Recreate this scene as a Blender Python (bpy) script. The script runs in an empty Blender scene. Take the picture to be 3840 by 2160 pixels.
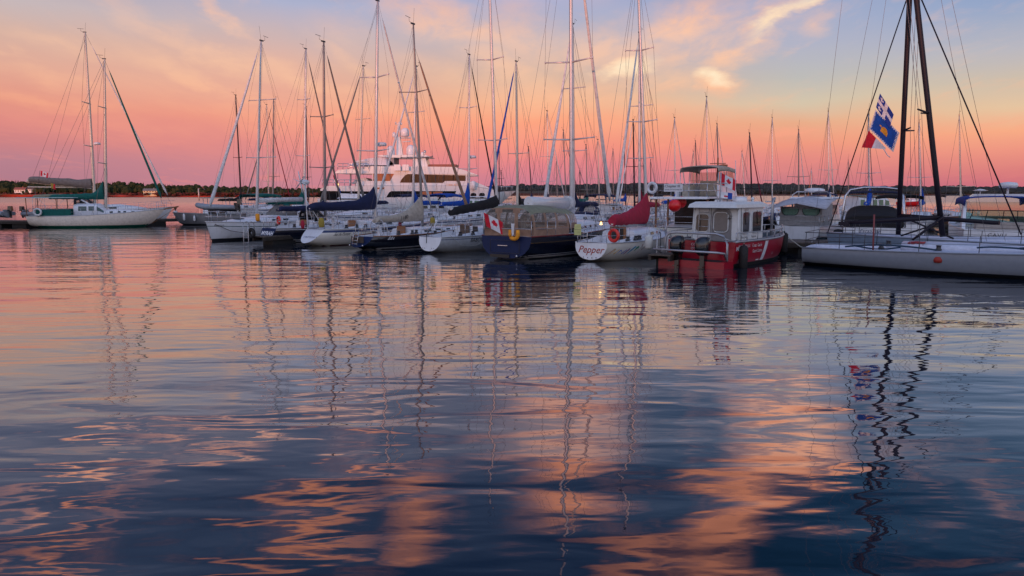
import bpy, bmesh, math, random
from math import sin, cos, tan, pi, atan2, radians as R, sqrt
from mathutils import Vector, Matrix, noise
random.seed(7)
C = bpy.context.scene.collection
F, CH, YH = 2560.0, 2.85, 728.0
TH = math.atan((1080-YH)/F)
# ---------------------------------------------------------------- pixel -> world helpers
def ray(px, py):
    dx, dy = (px-1920)/F, -(py-1080)/F
    return Vector((dx, cos(TH)+dy*sin(TH), -sin(TH)+dy*cos(TH)))
def at(px, py, D):
    r = ray(px, py); k = D/r.y
    return Vector((r.x*k, D, CH+r.z*k))
def gnd(px, py, z=0.0):
    r = ray(px, py); k = (z-CH)/r.z
    return Vector((r.x*k, r.y*k, z))
def proj(p):
    x, y, z = p.x, p.y, p.z-CH
    d = y*cos(TH)-z*sin(TH); u = y*sin(TH)+z*cos(TH)
    return 1920+F*x/d, 1080-F*u/d
def azel(px, py, mirror=False):
    r = ray(px, py); r.normalize()
    z = -r.z if mirror else r.z
    return math.degrees(atan2(r.x, r.y)), math.degrees(math.asin(z))
def lin(c):
    return tuple((v/255/12.92 if v/255 <= .04045 else ((v/255+.055)/1.055)**2.4) for v in c)
# ---------------------------------------------------------------- materials
MATS = {}
def mat(name, col, rough=.5, metal=0., var=.12, scale=6., bump=0., alpha=1., emit=None, es=1., coat=0., dirt=0.):
    if name in MATS: return MATS[name]
    m = bpy.data.materials.new(name); m.use_nodes = True; MATS[name] = m
    nt = m.node_tree; n = nt.nodes; l = nt.links; b = n['Principled BSDF']
    b.inputs['Roughness'].default_value = rough; b.inputs['Metallic'].default_value = metal
    b.inputs['Coat Weight'].default_value = coat
    b.inputs['Alpha'].default_value = alpha
    tc = n.new('ShaderNodeTexCoord')
    nz = n.new('ShaderNodeTexNoise'); nz.inputs['Scale'].default_value = scale; nz.inputs['Detail'].default_value = 5
    l.new(tc.outputs['Object'], nz.inputs['Vector'])
    mr = n.new('ShaderNodeMapRange'); mr.inputs['To Min'].default_value = 1-var; mr.inputs['To Max'].default_value = 1+var
    mr.inputs['From Min'].default_value = .3; mr.inputs['From Max'].default_value = .7
    l.new(nz.outputs['Fac'], mr.inputs['Value'])
    mx = n.new('ShaderNodeVectorMath'); mx.operation = 'SCALE'
    mx.inputs[0].default_value = col[:3]; l.new(mr.outputs['Result'], mx.inputs['Scale'])
    out = mx.outputs['Vector']
    if dirt:
        n2 = n.new('ShaderNodeTexNoise'); n2.inputs['Scale'].default_value = 1.3; n2.inputs['Detail'].default_value = 8
        mp = n.new('ShaderNodeMapping'); mp.inputs['Scale'].default_value = (3, 3, .6); l.new(tc.outputs['Object'], mp.inputs['Vector']); l.new(mp.outputs['Vector'], n2.inputs['Vector'])
        r2 = n.new('ShaderNodeMapRange'); r2.inputs['From Min'].default_value = .52; r2.inputs['From Max'].default_value = .75; r2.inputs['To Max'].default_value = dirt
        l.new(n2.outputs['Fac'], r2.inputs['Value'])
        mm = n.new('ShaderNodeMix'); mm.data_type = 'RGBA'; l.new(r2.outputs['Result'], mm.inputs['Factor']); l.new(out, mm.inputs['A'])
        mm.inputs['B'].default_value = (col[0]*.45+.02, col[1]*.4+.015, col[2]*.33+.01, 1); out = mm.outputs['Result']
    l.new(out, b.inputs['Base Color'])
    if bump:
        bp = n.new('ShaderNodeBump'); bp.inputs['Strength'].default_value = bump; bp.inputs['Distance'].default_value = .05
        l.new(nz.outputs['Fac'], bp.inputs['Height']); l.new(bp.outputs['Normal'], b.inputs['Normal'])
    if emit:
        b.inputs['Emission Color'].default_value = (*emit, 1); b.inputs['Emission Strength'].default_value = es
    return m
# ---------------------------------------------------------------- camera
cam = bpy.data.cameras.new('camera'); co = bpy.data.objects.new('camera', cam); C.objects.link(co)
cam.sensor_width = 36; cam.lens = 36*F/3840; cam.clip_end = 20000; cam.clip_start = .1
co.location = (0, 0, CH); co.rotation_euler = (pi/2-TH, 0, 0)
bpy.context.scene.camera = co
vs = bpy.context.scene.view_settings
vs.view_transform = 'Standard'; vs.look = 'None'; vs.exposure = 0; vs.gamma = 1
bpy.context.scene.render.film_transparent = False
bpy.context.scene.cycles.max_bounces = 8
bpy.context.scene.cycles.transparent_max_bounces = 16
bpy.context.scene.cycles.caustics_reflective = False
bpy.context.scene.cycles.caustics_refractive = False
# ---------------------------------------------------------------- sky
w = bpy.data.worlds.new('World'); bpy.context.scene.world = w; w.use_nodes = True
nt = w.node_tree; N = nt.nodes; LK = nt.links
for x in list(N): N.remove(x)
def nd(t, **k):
    x = N.new(t)
    for a, v in k.items(): setattr(x, a, v)
    return x
def math_(op, a, b=None, c=None, clamp=False):
    x = nd('ShaderNodeMath', operation=op); x.use_clamp = clamp
    for i, v in enumerate((a, b, c)):
        if v is None: continue
        if isinstance(v, (int, float)): x.inputs[i].default_value = v
        else: LK.new(v, x.inputs[i])
    return x.outputs[0]
tc = nd('ShaderNodeTexCoord'); sp = nd('ShaderNodeSeparateXYZ'); LK.new(tc.outputs['Generated'], sp.inputs[0])
az = math_('MULTIPLY', math_('ARCTAN2', sp.outputs[0], sp.outputs[1]), 180/pi)
zc = math_('MAXIMUM', sp.outputs[2], 0.0)
el = math_('MULTIPLY', math_('ARCSINE', zc), 180/pi)
# warp for wispy shapes
def noisev(scale, detail=6, vec=None, rough=.55, typ='3D', dist=0):
    x = nd('ShaderNodeTexNoise'); x.noise_dimensions = typ
    x.inputs['Scale'].default_value = scale; x.inputs['Detail'].default_value = detail; x.inputs['Roughness'].default_value = rough
    x.inputs['Distortion'].default_value = dist
    LK.new(vec, x.inputs['Vector']); return x
ae = nd('ShaderNodeCombineXYZ'); LK.new(az, ae.inputs[0]); LK.new(el, ae.inputs[1])
aw = nd('ShaderNodeMapping'); aw.inputs['Scale'].default_value = (.10, .22, 1); LK.new(ae.outputs[0], aw.inputs[0])
wn = noisev(1.0, 6, aw.outputs[0], .6)
wv = nd('ShaderNodeVectorMath', operation='SUBTRACT'); LK.new(wn.outputs['Color'], wv.inputs[0]); wv.inputs[1].default_value = (.5, .5, .5)
ws = nd('ShaderNodeVectorMath', operation='MULTIPLY'); LK.new(wv.outputs[0], ws.inputs[0]); ws.inputs[1].default_value = (9., 4.5, 0)
wp = nd('ShaderNodeVectorMath', operation='ADD'); LK.new(ae.outputs[0], wp.inputs[0]); LK.new(ws.outputs[0], wp.inputs[1])
# gradients
def ramp(stops):
    x = nd('ShaderNodeValToRGB'); x.color_ramp.interpolation = 'LINEAR'; e = x.color_ramp.elements
    while len(e) < len(stops): e.new(.5)
    for i, (p, c) in enumerate(stops):
        e[i].position = p/60; e[i].color = (*lin(c), 1)
    return x
def rampc(px, stops, hi):
    """stops by picture row in column px, then by elevation in degrees"""
    st = sorted([(max(0, azel(px, y)[1]), c) for y, c in stops]+hi); return ramp(st)
HI = [(16, (146, 148, 172)), (20, (118, 128, 160)), (25, (86, 104, 140)), (32, (50, 70, 106)), (40, (60, 88, 135)), (60, (90, 115, 160))]
HR = [(16, (116, 140, 174)), (20, (78, 112, 150)), (25, (40, 76, 112)), (31, (14, 50, 76)), (42, (50, 80, 125)), (60, (90, 115, 160))]
g0 = rampc(55, [(700,(174,122,138)),(600,(184,129,142)),(530,(204,131,134)),(450,(222,138,132)),(370,(228,150,132)),(250,(226,170,150)),(120,(214,178,164)),(0,(198,184,186))], HI)
g1 = rampc(1100, [(700,(200,132,146)),(620,(212,136,142)),(540,(228,141,136)),(450,(242,156,134)),(370,(234,166,146)),(250,(230,180,160)),(130,(204,180,180)),(0,(172,178,206))], HI)
g2 = rampc(2025, [(700,(202,125,145)),(610,(230,133,138)),(540,(246,147,129)),(450,(254,165,129)),(380,(242,183,145)),(280,(208,180,165)),(150,(185,180,190)),(0,(163,174,210))], HI)
g3 = rampc(2955, [(700,(197,121,133)),(610,(226,137,131)),(540,(240,153,128)),(460,(234,173,138)),(380,(214,197,171)),(290,(190,188,184)),(180,(178,180,198)),(0,(160,172,205))], HR)
g4 = rampc(3755, [(700,(202,110,125)),(640,(218,126,125)),(560,(238,150,130)),(490,(248,172,134)),(400,(230,196,160)),(300,(206,190,172)),(180,(186,184,192)),(0,(145,165,200))], HR)
# soft irregular elevation
eln = math_('ADD', el, math_('MULTIPLY', math_('SUBTRACT', wn.outputs['Fac'], .5), 2.2))
eln = math_('MULTIPLY', math_('MINIMUM', math_('MAXIMUM', math_('ADD', math_('MULTIPLY', eln, .6), math_('MULTIPLY', el, .4)), 0), 60), 1/60)
for g in (g0, g1, g2, g3, g4): LK.new(eln, g.inputs[0])
def mixc(f, a, b):
    x = nd('ShaderNodeMix', data_type='RGBA')
    if isinstance(f, (int, float)): x.inputs['Factor'].default_value = f
    else: LK.new(f, x.inputs['Factor'])
    for v, s in ((a, 'A'), (b, 'B')):
        if isinstance(v, tuple): x.inputs[s].default_value = (*v, 1)
        else: LK.new(v, x.inputs[s])
    return x.outputs['Result']
def mrange(v, a, b, c=0., d=1., smooth=True):
    x = nd('ShaderNodeMapRange'); x.interpolation_type = 'SMOOTHSTEP' if smooth else 'LINEAR'
    LK.new(v, x.inputs['Value'])
    for k, q in (('From Min', a), ('From Max', b), ('To Min', c), ('To Max', d)): x.inputs[k].default_value = q
    return x.outputs['Result']
col = mixc(mrange(az, -36, -18, smooth=False), g0.outputs[0], g1.outputs[0])
col = mixc(mrange(az, -18, 2, smooth=False), col, g2.outputs[0]); col = mixc(mrange(az, 4, 22, smooth=False), col, g3.outputs[0]); col = mixc(mrange(az, 22, 35, smooth=False), col, g4.outputs[0])
# cloud noise on a high plane
zp = math_('ADD', sp.outputs[2], .12)
cp = nd('ShaderNodeCombineXYZ'); LK.new(math_('DIVIDE', sp.outputs[0], zp), cp.inputs[0]); LK.new(math_('DIVIDE', sp.outputs[1], zp), cp.inputs[1])
cm = nd('ShaderNodeMapping'); cm.inputs['Rotation'].default_value = (0, 0, R(28)); cm.inputs['Scale'].default_value = (1.5, .75, 1); LK.new(cp.outputs[0], cm.inputs[0])
n1 = noisev(1.6, 9, cm.outputs[0], .58, dist=.4)
n2 = noisev(5.0, 8, cm.outputs[0], .6, dist=.6)
nz = math_('ADD', math_('MULTIPLY', n1.outputs['Fac'], .62), math_('MULTIPLY', n2.outputs['Fac'], .38))
def blob(px, py, ang, ln, wd, inten, mirror=False):
    a, e = azel(px, py, mirror)
    k = 44.7*max(.6, 1/(cos(R(a))))      # px per degree
    mp = nd('ShaderNodeMapping'); mp.vector_type = 'TEXTURE'
    LK.new(wp.outputs[0], mp.inputs[0])
    mp.inputs['Location'].default_value = (a, e, 0)
    mp.inputs['Rotation'].default_value = (0, 0, R(ang if mirror else -ang))
    mp.inputs['Scale'].default_value = (ln/k, wd/k, 1)
    le = nd('ShaderNodeVectorMath', operation='LENGTH'); LK.new(mp.outputs[0], le.inputs[0])
    return mrange(le.outputs['Value'], 1.25, .0, 0, inten)
K = 1.4907
tot = None
def addb(b):
    global tot
    tot = b if tot is None else math_('MAXIMUM', tot, b)
vis = [(600,240,24,330,40,.55),(520,120,25,220,30,.55),(545,25,38,100,26,.8),(160,100,8,170,30,.35),(150,190,8,190,26,.35),(420,165,18,160,24,.3),
 (870,75,20,110,50,.25),(900,150,32,160,26,.4),(1100,40,22,210,70,.75),(1300,90,15,190,100,.6),(1120,200,30,200,40,.35),(1330,230,-10,260,90,.45),
 (1570,165,-12,130,36,1.0),(1600,120,-15,230,70,.6),(1730,45,-15,190,60,.85),(1890,85,-35,190,48,.9),(1950,45,-35,80,24,1.0),(2020,6,-20,90,22,.8),
 (1800,195,12,95,42,1.0),(1660,275,-4,190,24,.5),(1990,330,6,110,13,.5),(1450,330,-14,330,60,.4),(620,300,14,400,60,.3),(300,330,10,330,40,.25),(1480,120,-20,170,70,.65),(1250,170,20,160,60,.6),(1180,60,25,220,60,.7),(1640,200,-10,220,40,.6),(1400,250,-8,300,50,.6),(800,220,18,300,30,.5),(450,90,20,260,26,.4),(120,240,6,280,30,.4),(950,290,8,300,30,.4),(1760,110,-20,200,40,.6),(2030,60,-25,60,40,.5)]
for (x, y, a, ln, wd, i) in vis: addb(blob(x*K, y*K, a, ln*K, wd*K, i))
ref = [(2980,1300,-60,170,110,.9),(2930,1480,-75,300,200,1.),(2950,1700,-70,260,210,1.),(2240,1340,-20,420,120,.55),(2080,1560,-20,420,130,.6),(2720,1960,-50,420,190,.95),(3170,1800,-35,220,55,1.),
 (2150,1770,-35,330,130,.75),(2450,2120,-25,480,80,.7),(1560,1930,-60,230,130,.7),(1150,1990,-12,430,50,.8),(760,1690,-8,380,40,.7),(270,1950,-16,330,36,.7),(1330,1520,-8,460,40,.7),
 (500,1480,-6,520,45,.9),(600,1260,-5,700,50,.8),(1500,1280,-5,600,50,.8),(150,1360,-5,400,40,.8),(900,2110,-10,500,50,.7),(1000,1380,-5,600,36,.8),(200,2120,-12,330,36,.7),(1700,1400,-8,400,50,.7),(1300,1780,-10,380,30,.7),(250,1780,-14,350,30,.8),(1000,1580,-8,420,30,.7)]
tv = tot; tot = None
for (x, y, a, ln, wd, i) in ref: addb(blob(x, y, a, ln, wd, i, True))
tr = math_('MULTIPLY', tot, mrange(el, 13.4, 18.5))
# above the frame the clouds are torn by the noise, low ones are softer
mv = math_('MULTIPLY', tv, mrange(nz, .36, .58, .38, 1.2))
mr_ = math_('MULTIPLY', tr, mrange(nz, .34, .50, .30, 1.35))
m_ = math_('MAXIMUM', mv, mr_, clamp=False)
gen = math_('MULTIPLY', mrange(nz, .5, .72), .45)
m_ = math_('MAXIMUM', m_, gen)
m_ = math_('MINIMUM', m_, 1.0)
cr = ramp([(0, (232, 130, 128)), (3, (250, 150, 132)), (6, (255, 178, 140)), (9, (254, 200, 162)), (12, (250, 200, 172)), (16, (248, 186, 156)), (22, (250, 158, 120)), (35, (240, 150, 118)), (60, (200, 150, 140))])
LK.new(math_('MULTIPLY', el, 1/60), cr.inputs[0])
col = mixc(m_, col, cr.outputs[0])
# hot cores
core = None
for (x, y, a, ln, wd) in [(1950,45,-35,85,22),(1575,168,-12,100,22),(1800,186,12,56,20),(2010,4,-20,60,20)]:
    b = blob(x*K, y*K, a, ln*K, wd*K, 1.)
    core = b if core is None else math_('MAXIMUM', core, b)
col = mixc(math_('MULTIPLY', core, mrange(nz, .38, .6, .35, 1.)), col, lin((255, 234, 200)))
# the part of the sky opposite the view (west, where the sun has set): bright, warm low down
back = ramp([(0, (238, 205, 190)), (8, (225, 210, 215)), (18, (205, 212, 235)), (35, (165, 182, 220)), (60, (130, 150, 195))])
LK.new(math_('MULTIPLY', el, 1/60), back.inputs[0])
col = mixc(mrange(math_('ABSOLUTE', az), 60, 130), col, back.outputs[0])
hs = math_('ADD', math_('ADD', 1.0, math_('MULTIPLY', math_('MULTIPLY', mrange(el, 14.5, 17), mrange(el, 17, 29, 1, .35)), math_('MULTIPLY', m_, 1.0))), math_('MULTIPLY', mrange(math_('ABSOLUTE', az), 60, 130), .35))
bg = nd('ShaderNodeBackground'); LK.new(col, bg.inputs[0]); LK.new(hs, bg.inputs[1])
ou = nd('ShaderNodeOutputWorld'); LK.new(bg.outputs[0], ou.inputs[0])
# ---------------------------------------------------------------- sun: almost set, behind the camera
sl = bpy.data.lights.new('sun', 'SUN'); sl.energy = 2.6; sl.angle = R(.5); sl.color = (1, .36, .2)
so = bpy.data.objects.new('sun', sl); C.objects.link(so)
SUN_AZ, SUN_EL = R(205), R(2.0)     # direction towards the sun (azimuth from +Y clockwise)
sd = Vector((sin(SUN_AZ)*cos(SUN_EL), cos(SUN_AZ)*cos(SUN_EL), sin(SUN_EL)))
so.rotation_euler = sd.to_track_quat('Z', 'Y').to_euler()
# ---------------------------------------------------------------- mesh builder
class MB:
    def __init__(s): s.v = []; s.f = []; s.m = []; s.sm = []
    def add(s, vs, fs, mi=0, sm=False):
        o = len(s.v); s.v += [tuple(v) for v in vs]
        for f in fs: s.f.append(tuple(i+o for i in f)); s.m.append(mi); s.sm.append(sm)
        return s
    def box(s, c, d, mi=0, rz=0, tap=1.0, taby=None, shx=0, bev=0):
        x, y, z = d[0]/2, d[1]/2, d[2]/2; ty = tap if taby is None else taby
        ps = []
        for k, (qx, qy, sh) in ((-1, (1, 1, 0)), (1, (tap, ty, shx))):
            for a, b in ((-1, -1), (1, -1), (1, 1), (-1, 1)):
                px, py = a*x*qx+sh, b*y*qy
                ps.append((c[0]+px*cos(rz)-py*sin(rz), c[1]+px*sin(rz)+py*cos(rz), c[2]+k*z))
        return s.add(ps, [(3,2,1,0),(4,5,6,7),(0,1,5,4),(1,2,6,5),(2,3,7,6),(3,0,4,7)], mi)
    def tube(s, pts, r, n=6, mi=0, cap=True, sm=True, sy=1.0):
        pts = [Vector(p) for p in pts]
        rs = r if isinstance(r, (list, tuple)) else [r]*len(pts)
        vs, fs = [], []; up = Vector((0, 0, 1))
        for i, p in enumerate(pts):
            d = (pts[min(i+1, len(pts)-1)]-pts[max(i-1, 0)])
            d = d.normalized() if d.length > 1e-9 else Vector((0, 0, 1))
            u = up if abs(d.z) < .9 else Vector((0, 1, 0))
            a = d.cross(u).normalized(); b = d.cross(a).normalized()
            for k in range(n):
                t = 2*pi*k/n; vs.append(p+a*cos(t)*rs[i]+b*sin(t)*rs[i]*sy)
        for i in range(len(pts)-1):
            for k in range(n):
                k2 = (k+1) % n; fs.append((i*n+k, i*n+k2, (i+1)*n+k2, (i+1)*n+k))
        s.add(vs, fs, mi, sm)
        if cap:
            o = len(s.v)-len(vs)
            s.f.append(tuple(o+k for k in range(n))[::-1]); s.m.append(mi); s.sm.append(False)
            s.f.append(tuple(o+(len(pts)-1)*n+k for k in range(n))); s.m.append(mi); s.sm.append(False)
        return s
    def loft(s, secs, mi=0, closed=True, capa=True, capb=True, sm=True):
        n = len(secs[0]); vs = [p for sec in secs for p in sec]; fs = []
        for i in range(len(secs)-1):
            for k in range(n if closed else n-1):
                k2 = (k+1) % n; fs.append((i*n+k, i*n+k2, (i+1)*n+k2, (i+1)*n+k))
        s.add(vs, fs, mi, sm); o = len(s.v)-len(vs)
        if capa: s.f.append(tuple(o+k for k in range(n))[::-1]); s.m.append(mi); s.sm.append(False)
        if capb: s.f.append(tuple(o+(len(secs)-1)*n+k for k in range(n))); s.m.append(mi); s.sm.append(False)
        return s
    def lathe(s, c, prof, n=16, mi=0, axis='z', sm=True):
        secs = []
        for r, z in prof:
            ring = []
            for k in range(n):
                t = 2*pi*k/n
                p = (r*cos(t), r*sin(t), z)
                if axis == 'x': p = (z, r*cos(t), r*sin(t))
                if axis == 'y': p = (r*sin(t), z, r*cos(t))
                ring.append((c[0]+p[0], c[1]+p[1], c[2]+p[2]))
            secs.append(ring)
        return s.loft(secs, mi, True, True, True, sm)
    def ball(s, c, r, mi=0, n=10, sc=(1, 1, 1)):
        prof = [(max(1e-4, r*sin(pi*i/n)), -r*cos(pi*i/n)) for i in range(n+1)]
        secs = [[(c[0]+q*cos(2*pi*k/(n+2))*sc[0], c[1]+q*sin(2*pi*k/(n+2))*sc[1], c[2]+z*sc[2]) for k in range(n+2)] for q, z in prof]
        return s.loft(secs, mi)
    def torus(s, c, Rr, r, mi=0, M=None, n=24, k=8, mf=None):
        vs, fs = [], []; M = M or Matrix.Identity(3)
        for i in range(n):
            for j in range(k):
                a, b = 2*pi*i/n, 2*pi*j/k
                vs.append(Vector(c)+M @ Vector(((Rr+r*cos(b))*cos(a), (Rr+r*cos(b))*sin(a), r*sin(b))))
        for i in range(n):
            o = len(fs)
            ff = [(i*k+j, ((i+1) % n)*k+j, ((i+1) % n)*k+(j+1) % k, i*k+(j+1) % k) for j in range(k)]
            fs += ff
        o = len(s.m); s.add(vs, fs, mi, True)
        if mf:
            for i in range(n):
                for j in range(k): s.m[o+i*k+j] = mf(i/n)
        return s
    def quad(s, a, b, c, d, mi=0): return s.add([a, b, c, d], [(0, 1, 2, 3)], mi)
    def build(s, name, mats, parent=None, M=None):
        me = bpy.data.meshes.new(name); me.from_pydata(s.v, [], s.f)
        if not isinstance(mats, (list, tuple)): mats = [mats]
        for m in mats: me.materials.append(m)
        me.polygons.foreach_set('material_index', s.m); me.polygons.foreach_set('use_smooth', s.sm)
        me.update()
        bm = bmesh.new(); bm.from_mesh(me); bmesh.ops.recalc_face_normals(bm, faces=bm.faces); bm.to_mesh(me); bm.free()
        o = bpy.data.objects.new(name, me); C.objects.link(o)
        if parent is not None: o.parent = parent
        return o
def thing(name, label, cat, loc=(0, 0, 0), rz=0, group=None):
    o = bpy.data.objects.new(name, None); C.objects.link(o); o.empty_display_size = .2
    o.location = loc; o.rotation_euler = (0, 0, rz); o['label'] = label; o['category'] = cat
    if group: o['group'] = group
    return o
def tag(o, label, cat, group=None):
    o['label'] = label; o['category'] = cat
    if group: o['group'] = group
    return o
def MW(o):   # world matrix of an unparented thing
    return Matrix.Translation(o.location) @ o.rotation_euler.to_matrix().to_4x4()
# ---------------------------------------------------------------- water
wm = bpy.data.materials.new('water'); wm.use_nodes = True
nt = wm.node_tree; n = nt.nodes; l = nt.links; b = n['Principled BSDF']
b.inputs['Base Color'].default_value = (.006, .016, .03, 1); b.inputs['Roughness'].default_value = .02; b.inputs['IOR'].default_value = 1.9; b.inputs['Coat Weight'].default_value = .6; b.inputs['Coat IOR'].default_value = 1.4; b.inputs['Coat Roughness'].default_value = .015
tc = n.new('ShaderNodeTexCoord')
def wnoise(rz, sc, amp, det, dist=.3, rough=.5):
    mp = n.new('ShaderNodeMapping'); mp.inputs['Rotation'].default_value = (0, 0, R(rz)); mp.inputs['Scale'].default_value = sc
    l.new(tc.outputs['Object'], mp.inputs[0])
    x = n.new('ShaderNodeTexNoise'); x.inputs['Scale'].default_value = 1; x.inputs['Detail'].default_value = det; x.inputs['Distortion'].default_value = dist
    x.inputs['Roughness'].default_value = rough
    l.new(mp.outputs[0], x.inputs['Vector'])
    y = n.new('ShaderNodeMath'); y.operation = 'MULTIPLY'; y.inputs[1].default_value = amp; l.new(x.outputs['Fac'], y.inputs[0]); return y.outputs[0]
hs_ = [wnoise(-28, (.17, .50, 1), .050, 1, .5), wnoise(-22, (.42, 1.45, 1), .0185, 1.0, .8), wnoise(-12, (1.4, 4.0, 1), .0036, 1.2, .6), wnoise(-30, (4.5, 12, 1), .0004, 1.5, .3)]
# the open bay beyond the marina carries more wind ripple than the sheltered basin
gp = n.new('ShaderNodeNewGeometry'); sx = n.new('ShaderNodeSeparateXYZ'); l.new(gp.outputs['Position'], sx.inputs[0])
wr_ = n.new('ShaderNodeMapRange'); wr_.inputs['From Min'].default_value = 70; wr_.inputs['From Max'].default_value = 260; wr_.inputs['To Min'].default_value = 1; wr_.inputs['To Max'].default_value = 5
l.new(sx.outputs['Y'], wr_.inputs['Value'])
rg_ = n.new('ShaderNodeMapRange'); rg_.inputs['From Min'].default_value = 80; rg_.inputs['From Max'].default_value = 260; rg_.inputs['To Min'].default_value = .015; rg_.inputs['To Max'].default_value = .24
l.new(sx.outputs['Y'], rg_.inputs['Value']); l.new(rg_.outputs[0], b.inputs['Roughness'])
big = wnoise(3, (.02, .10, 1), .25, 2, .3)
bw = n.new('ShaderNodeMath'); bw.operation = 'MULTIPLY'; bm_ = n.new('ShaderNodeMapRange'); bm_.inputs['From Min'].default_value = 90; bm_.inputs['From Max'].default_value = 300; l.new(sx.outputs['Y'], bm_.inputs['Value'])
l.new(big, bw.inputs[0]); l.new(bm_.outputs[0], bw.inputs[1])
md_ = n.new('ShaderNodeMapRange'); md_.inputs['From Min'].default_value = 9; md_.inputs['From Max'].default_value = 26; md_.inputs['To Min'].default_value = .8; md_.inputs['To Max'].default_value = 2.0; l.new(sx.outputs['Y'], md_.inputs['Value'])
m3_ = n.new('ShaderNodeMath'); m3_.operation = 'MULTIPLY'; l.new(hs_[2], m3_.inputs[0]); l.new(md_.outputs[0], m3_.inputs[1]); hs_[2] = m3_.outputs[0]
m2_ = n.new('ShaderNodeMath'); m2_.operation = 'MULTIPLY'; l.new(hs_[1], m2_.inputs[0]); l.new(wr_.outputs[0], m2_.inputs[1]); hs_[1] = m2_.outputs[0]; hs_.append(bw.outputs[0])
s_ = hs_[0]
for q in hs_[1:]:
    a_ = n.new('ShaderNodeMath'); a_.operation = 'ADD'; l.new(s_, a_.inputs[0]); l.new(q, a_.inputs[1]); s_ = a_.outputs[0]
bp = n.new('ShaderNodeBump'); bp.inputs['Distance'].default_value = 1.0; bp.inputs['Strength'].default_value = 1.0
l.new(s_, bp.inputs['Height']); l.new(bp.outputs['Normal'], b.inputs['Normal']); l.new(bp.outputs['Normal'], b.inputs['Coat Normal']); l.new(rg_.outputs[0], b.inputs['Coat Roughness'])
me = MB(); me.add([(-9000, -600, 0), (9000, -600, 0), (9000, 12000, 0), (-9000, 12000, 0)], [(0, 1, 2, 3)])
wo = me.build('water', wm); wo['kind'] = 'structure'
# ---------------------------------------------------------------- far shores
RED = mat('red_sandstone', (.26, .03, .018), .9, var=.9, scale=.05, bump=.3)
SOIL = mat('shore_grass', (.075, .06, .028), .95, var=.5, scale=.03)
def forest_mat(name, a, b_):
    m = bpy.data.materials.new(name); m.use_nodes = True; nt = m.node_tree; n = nt.nodes; l = nt.links
    bs = n['Principled BSDF']; bs.inputs['Roughness'].default_value = .9; bs.inputs['Specular IOR Level'].default_value = .1
    tc = n.new('ShaderNodeTexCoord'); nz = n.new('ShaderNodeTexNoise'); nz.inputs['Scale'].default_value = .09; nz.inputs['Detail'].default_value = 6
    l.new(tc.outputs['Object'], nz.inputs['Vector'])
    cr = n.new('ShaderNodeValToRGB'); cr.color_ramp.elements[0].position = .35; cr.color_ramp.elements[1].position = .68
    cr.color_ramp.elements[0].color = (*a, 1); cr.color_ramp.elements[1].color = (*b_, 1)
    l.new(nz.outputs['Fac'], cr.inputs[0]); l.new(cr.outputs[0], bs.inputs['Base Color'])
    return m
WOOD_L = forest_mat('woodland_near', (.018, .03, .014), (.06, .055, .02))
WOOD_R = forest_mat('woodland_far', (.014, .026, .034), (.03, .045, .048))  # both tones are blued: distance haze is put into the base colour
def shore(name, prof, mats, depth, dz=8):
    """prof: list of (px, bank_top_px_y, ridge_py, D)"""
    m = MB(); secs = []
    for px, yb, yr, D in prof:
        x = (px-1920)/F
        secs.append([(x*D, D, -.6), (x*D, D+1, .5), (x*(D+6), D+6, (at(px, yb, D+6).z)), (x*(D+depth*.35), D+depth*.35, (at(px, yb, D+6).z)*1.15+.5), (x*(D+depth), D+depth, max(2, at(px, yr, D+depth).z-dz))])
    # resample with jitter
    fine = []
    for i in range(len(secs)-1):
        for t in range(14):
            u = t/14; s = []
            for k in range(5):
                p = Vector(secs[i][k]).lerp(Vector(secs[i+1][k]), u)
                j = noise.noise(Vector((p.x*.02, p.y*.02, k*7)))
                if k in (0, 1): p.y += j*14
                if k == 2: p.y += j*14; p.z += noise.noise(Vector((p.x*.05, k, 3)))*1.2
                s.append(p)
            fine.append(s)
    o = m.loft(fine, 0, False, False, False, True)
    for i in range(len(fine)-1):
        for k in range(4): m.m[i*4+k] = 0 if k < 2 else 1
    ob = m.build(name, mats); ob['kind'] = 'structure'
    return ob
shore('left_shore', [(-400,733,690,650),(0,729,688,655),(300,731,690,660),(520,731,697,662),(640,732,699,664),(860,731,700,672),(1100,731,704,690),(1350,732,708,720),(1700,733,712,800)], [RED, SOIL], 60)
shore('far_shore', [(1500,729,710,1220),(1800,726,706,1240),(2000,724,702,1260),(2300,727,700,1300),(2700,729,702,1320),(3200,728,703,1330),(3600,729,706,1320),(4300,729,704,1320)], [mat('dull_red_bank', (.05, .022, .018), .9, var=.3, scale=.05), mat('far_field', (.035, .035, .022), .95, var=.5, scale=.01)], 110, 5)
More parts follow.
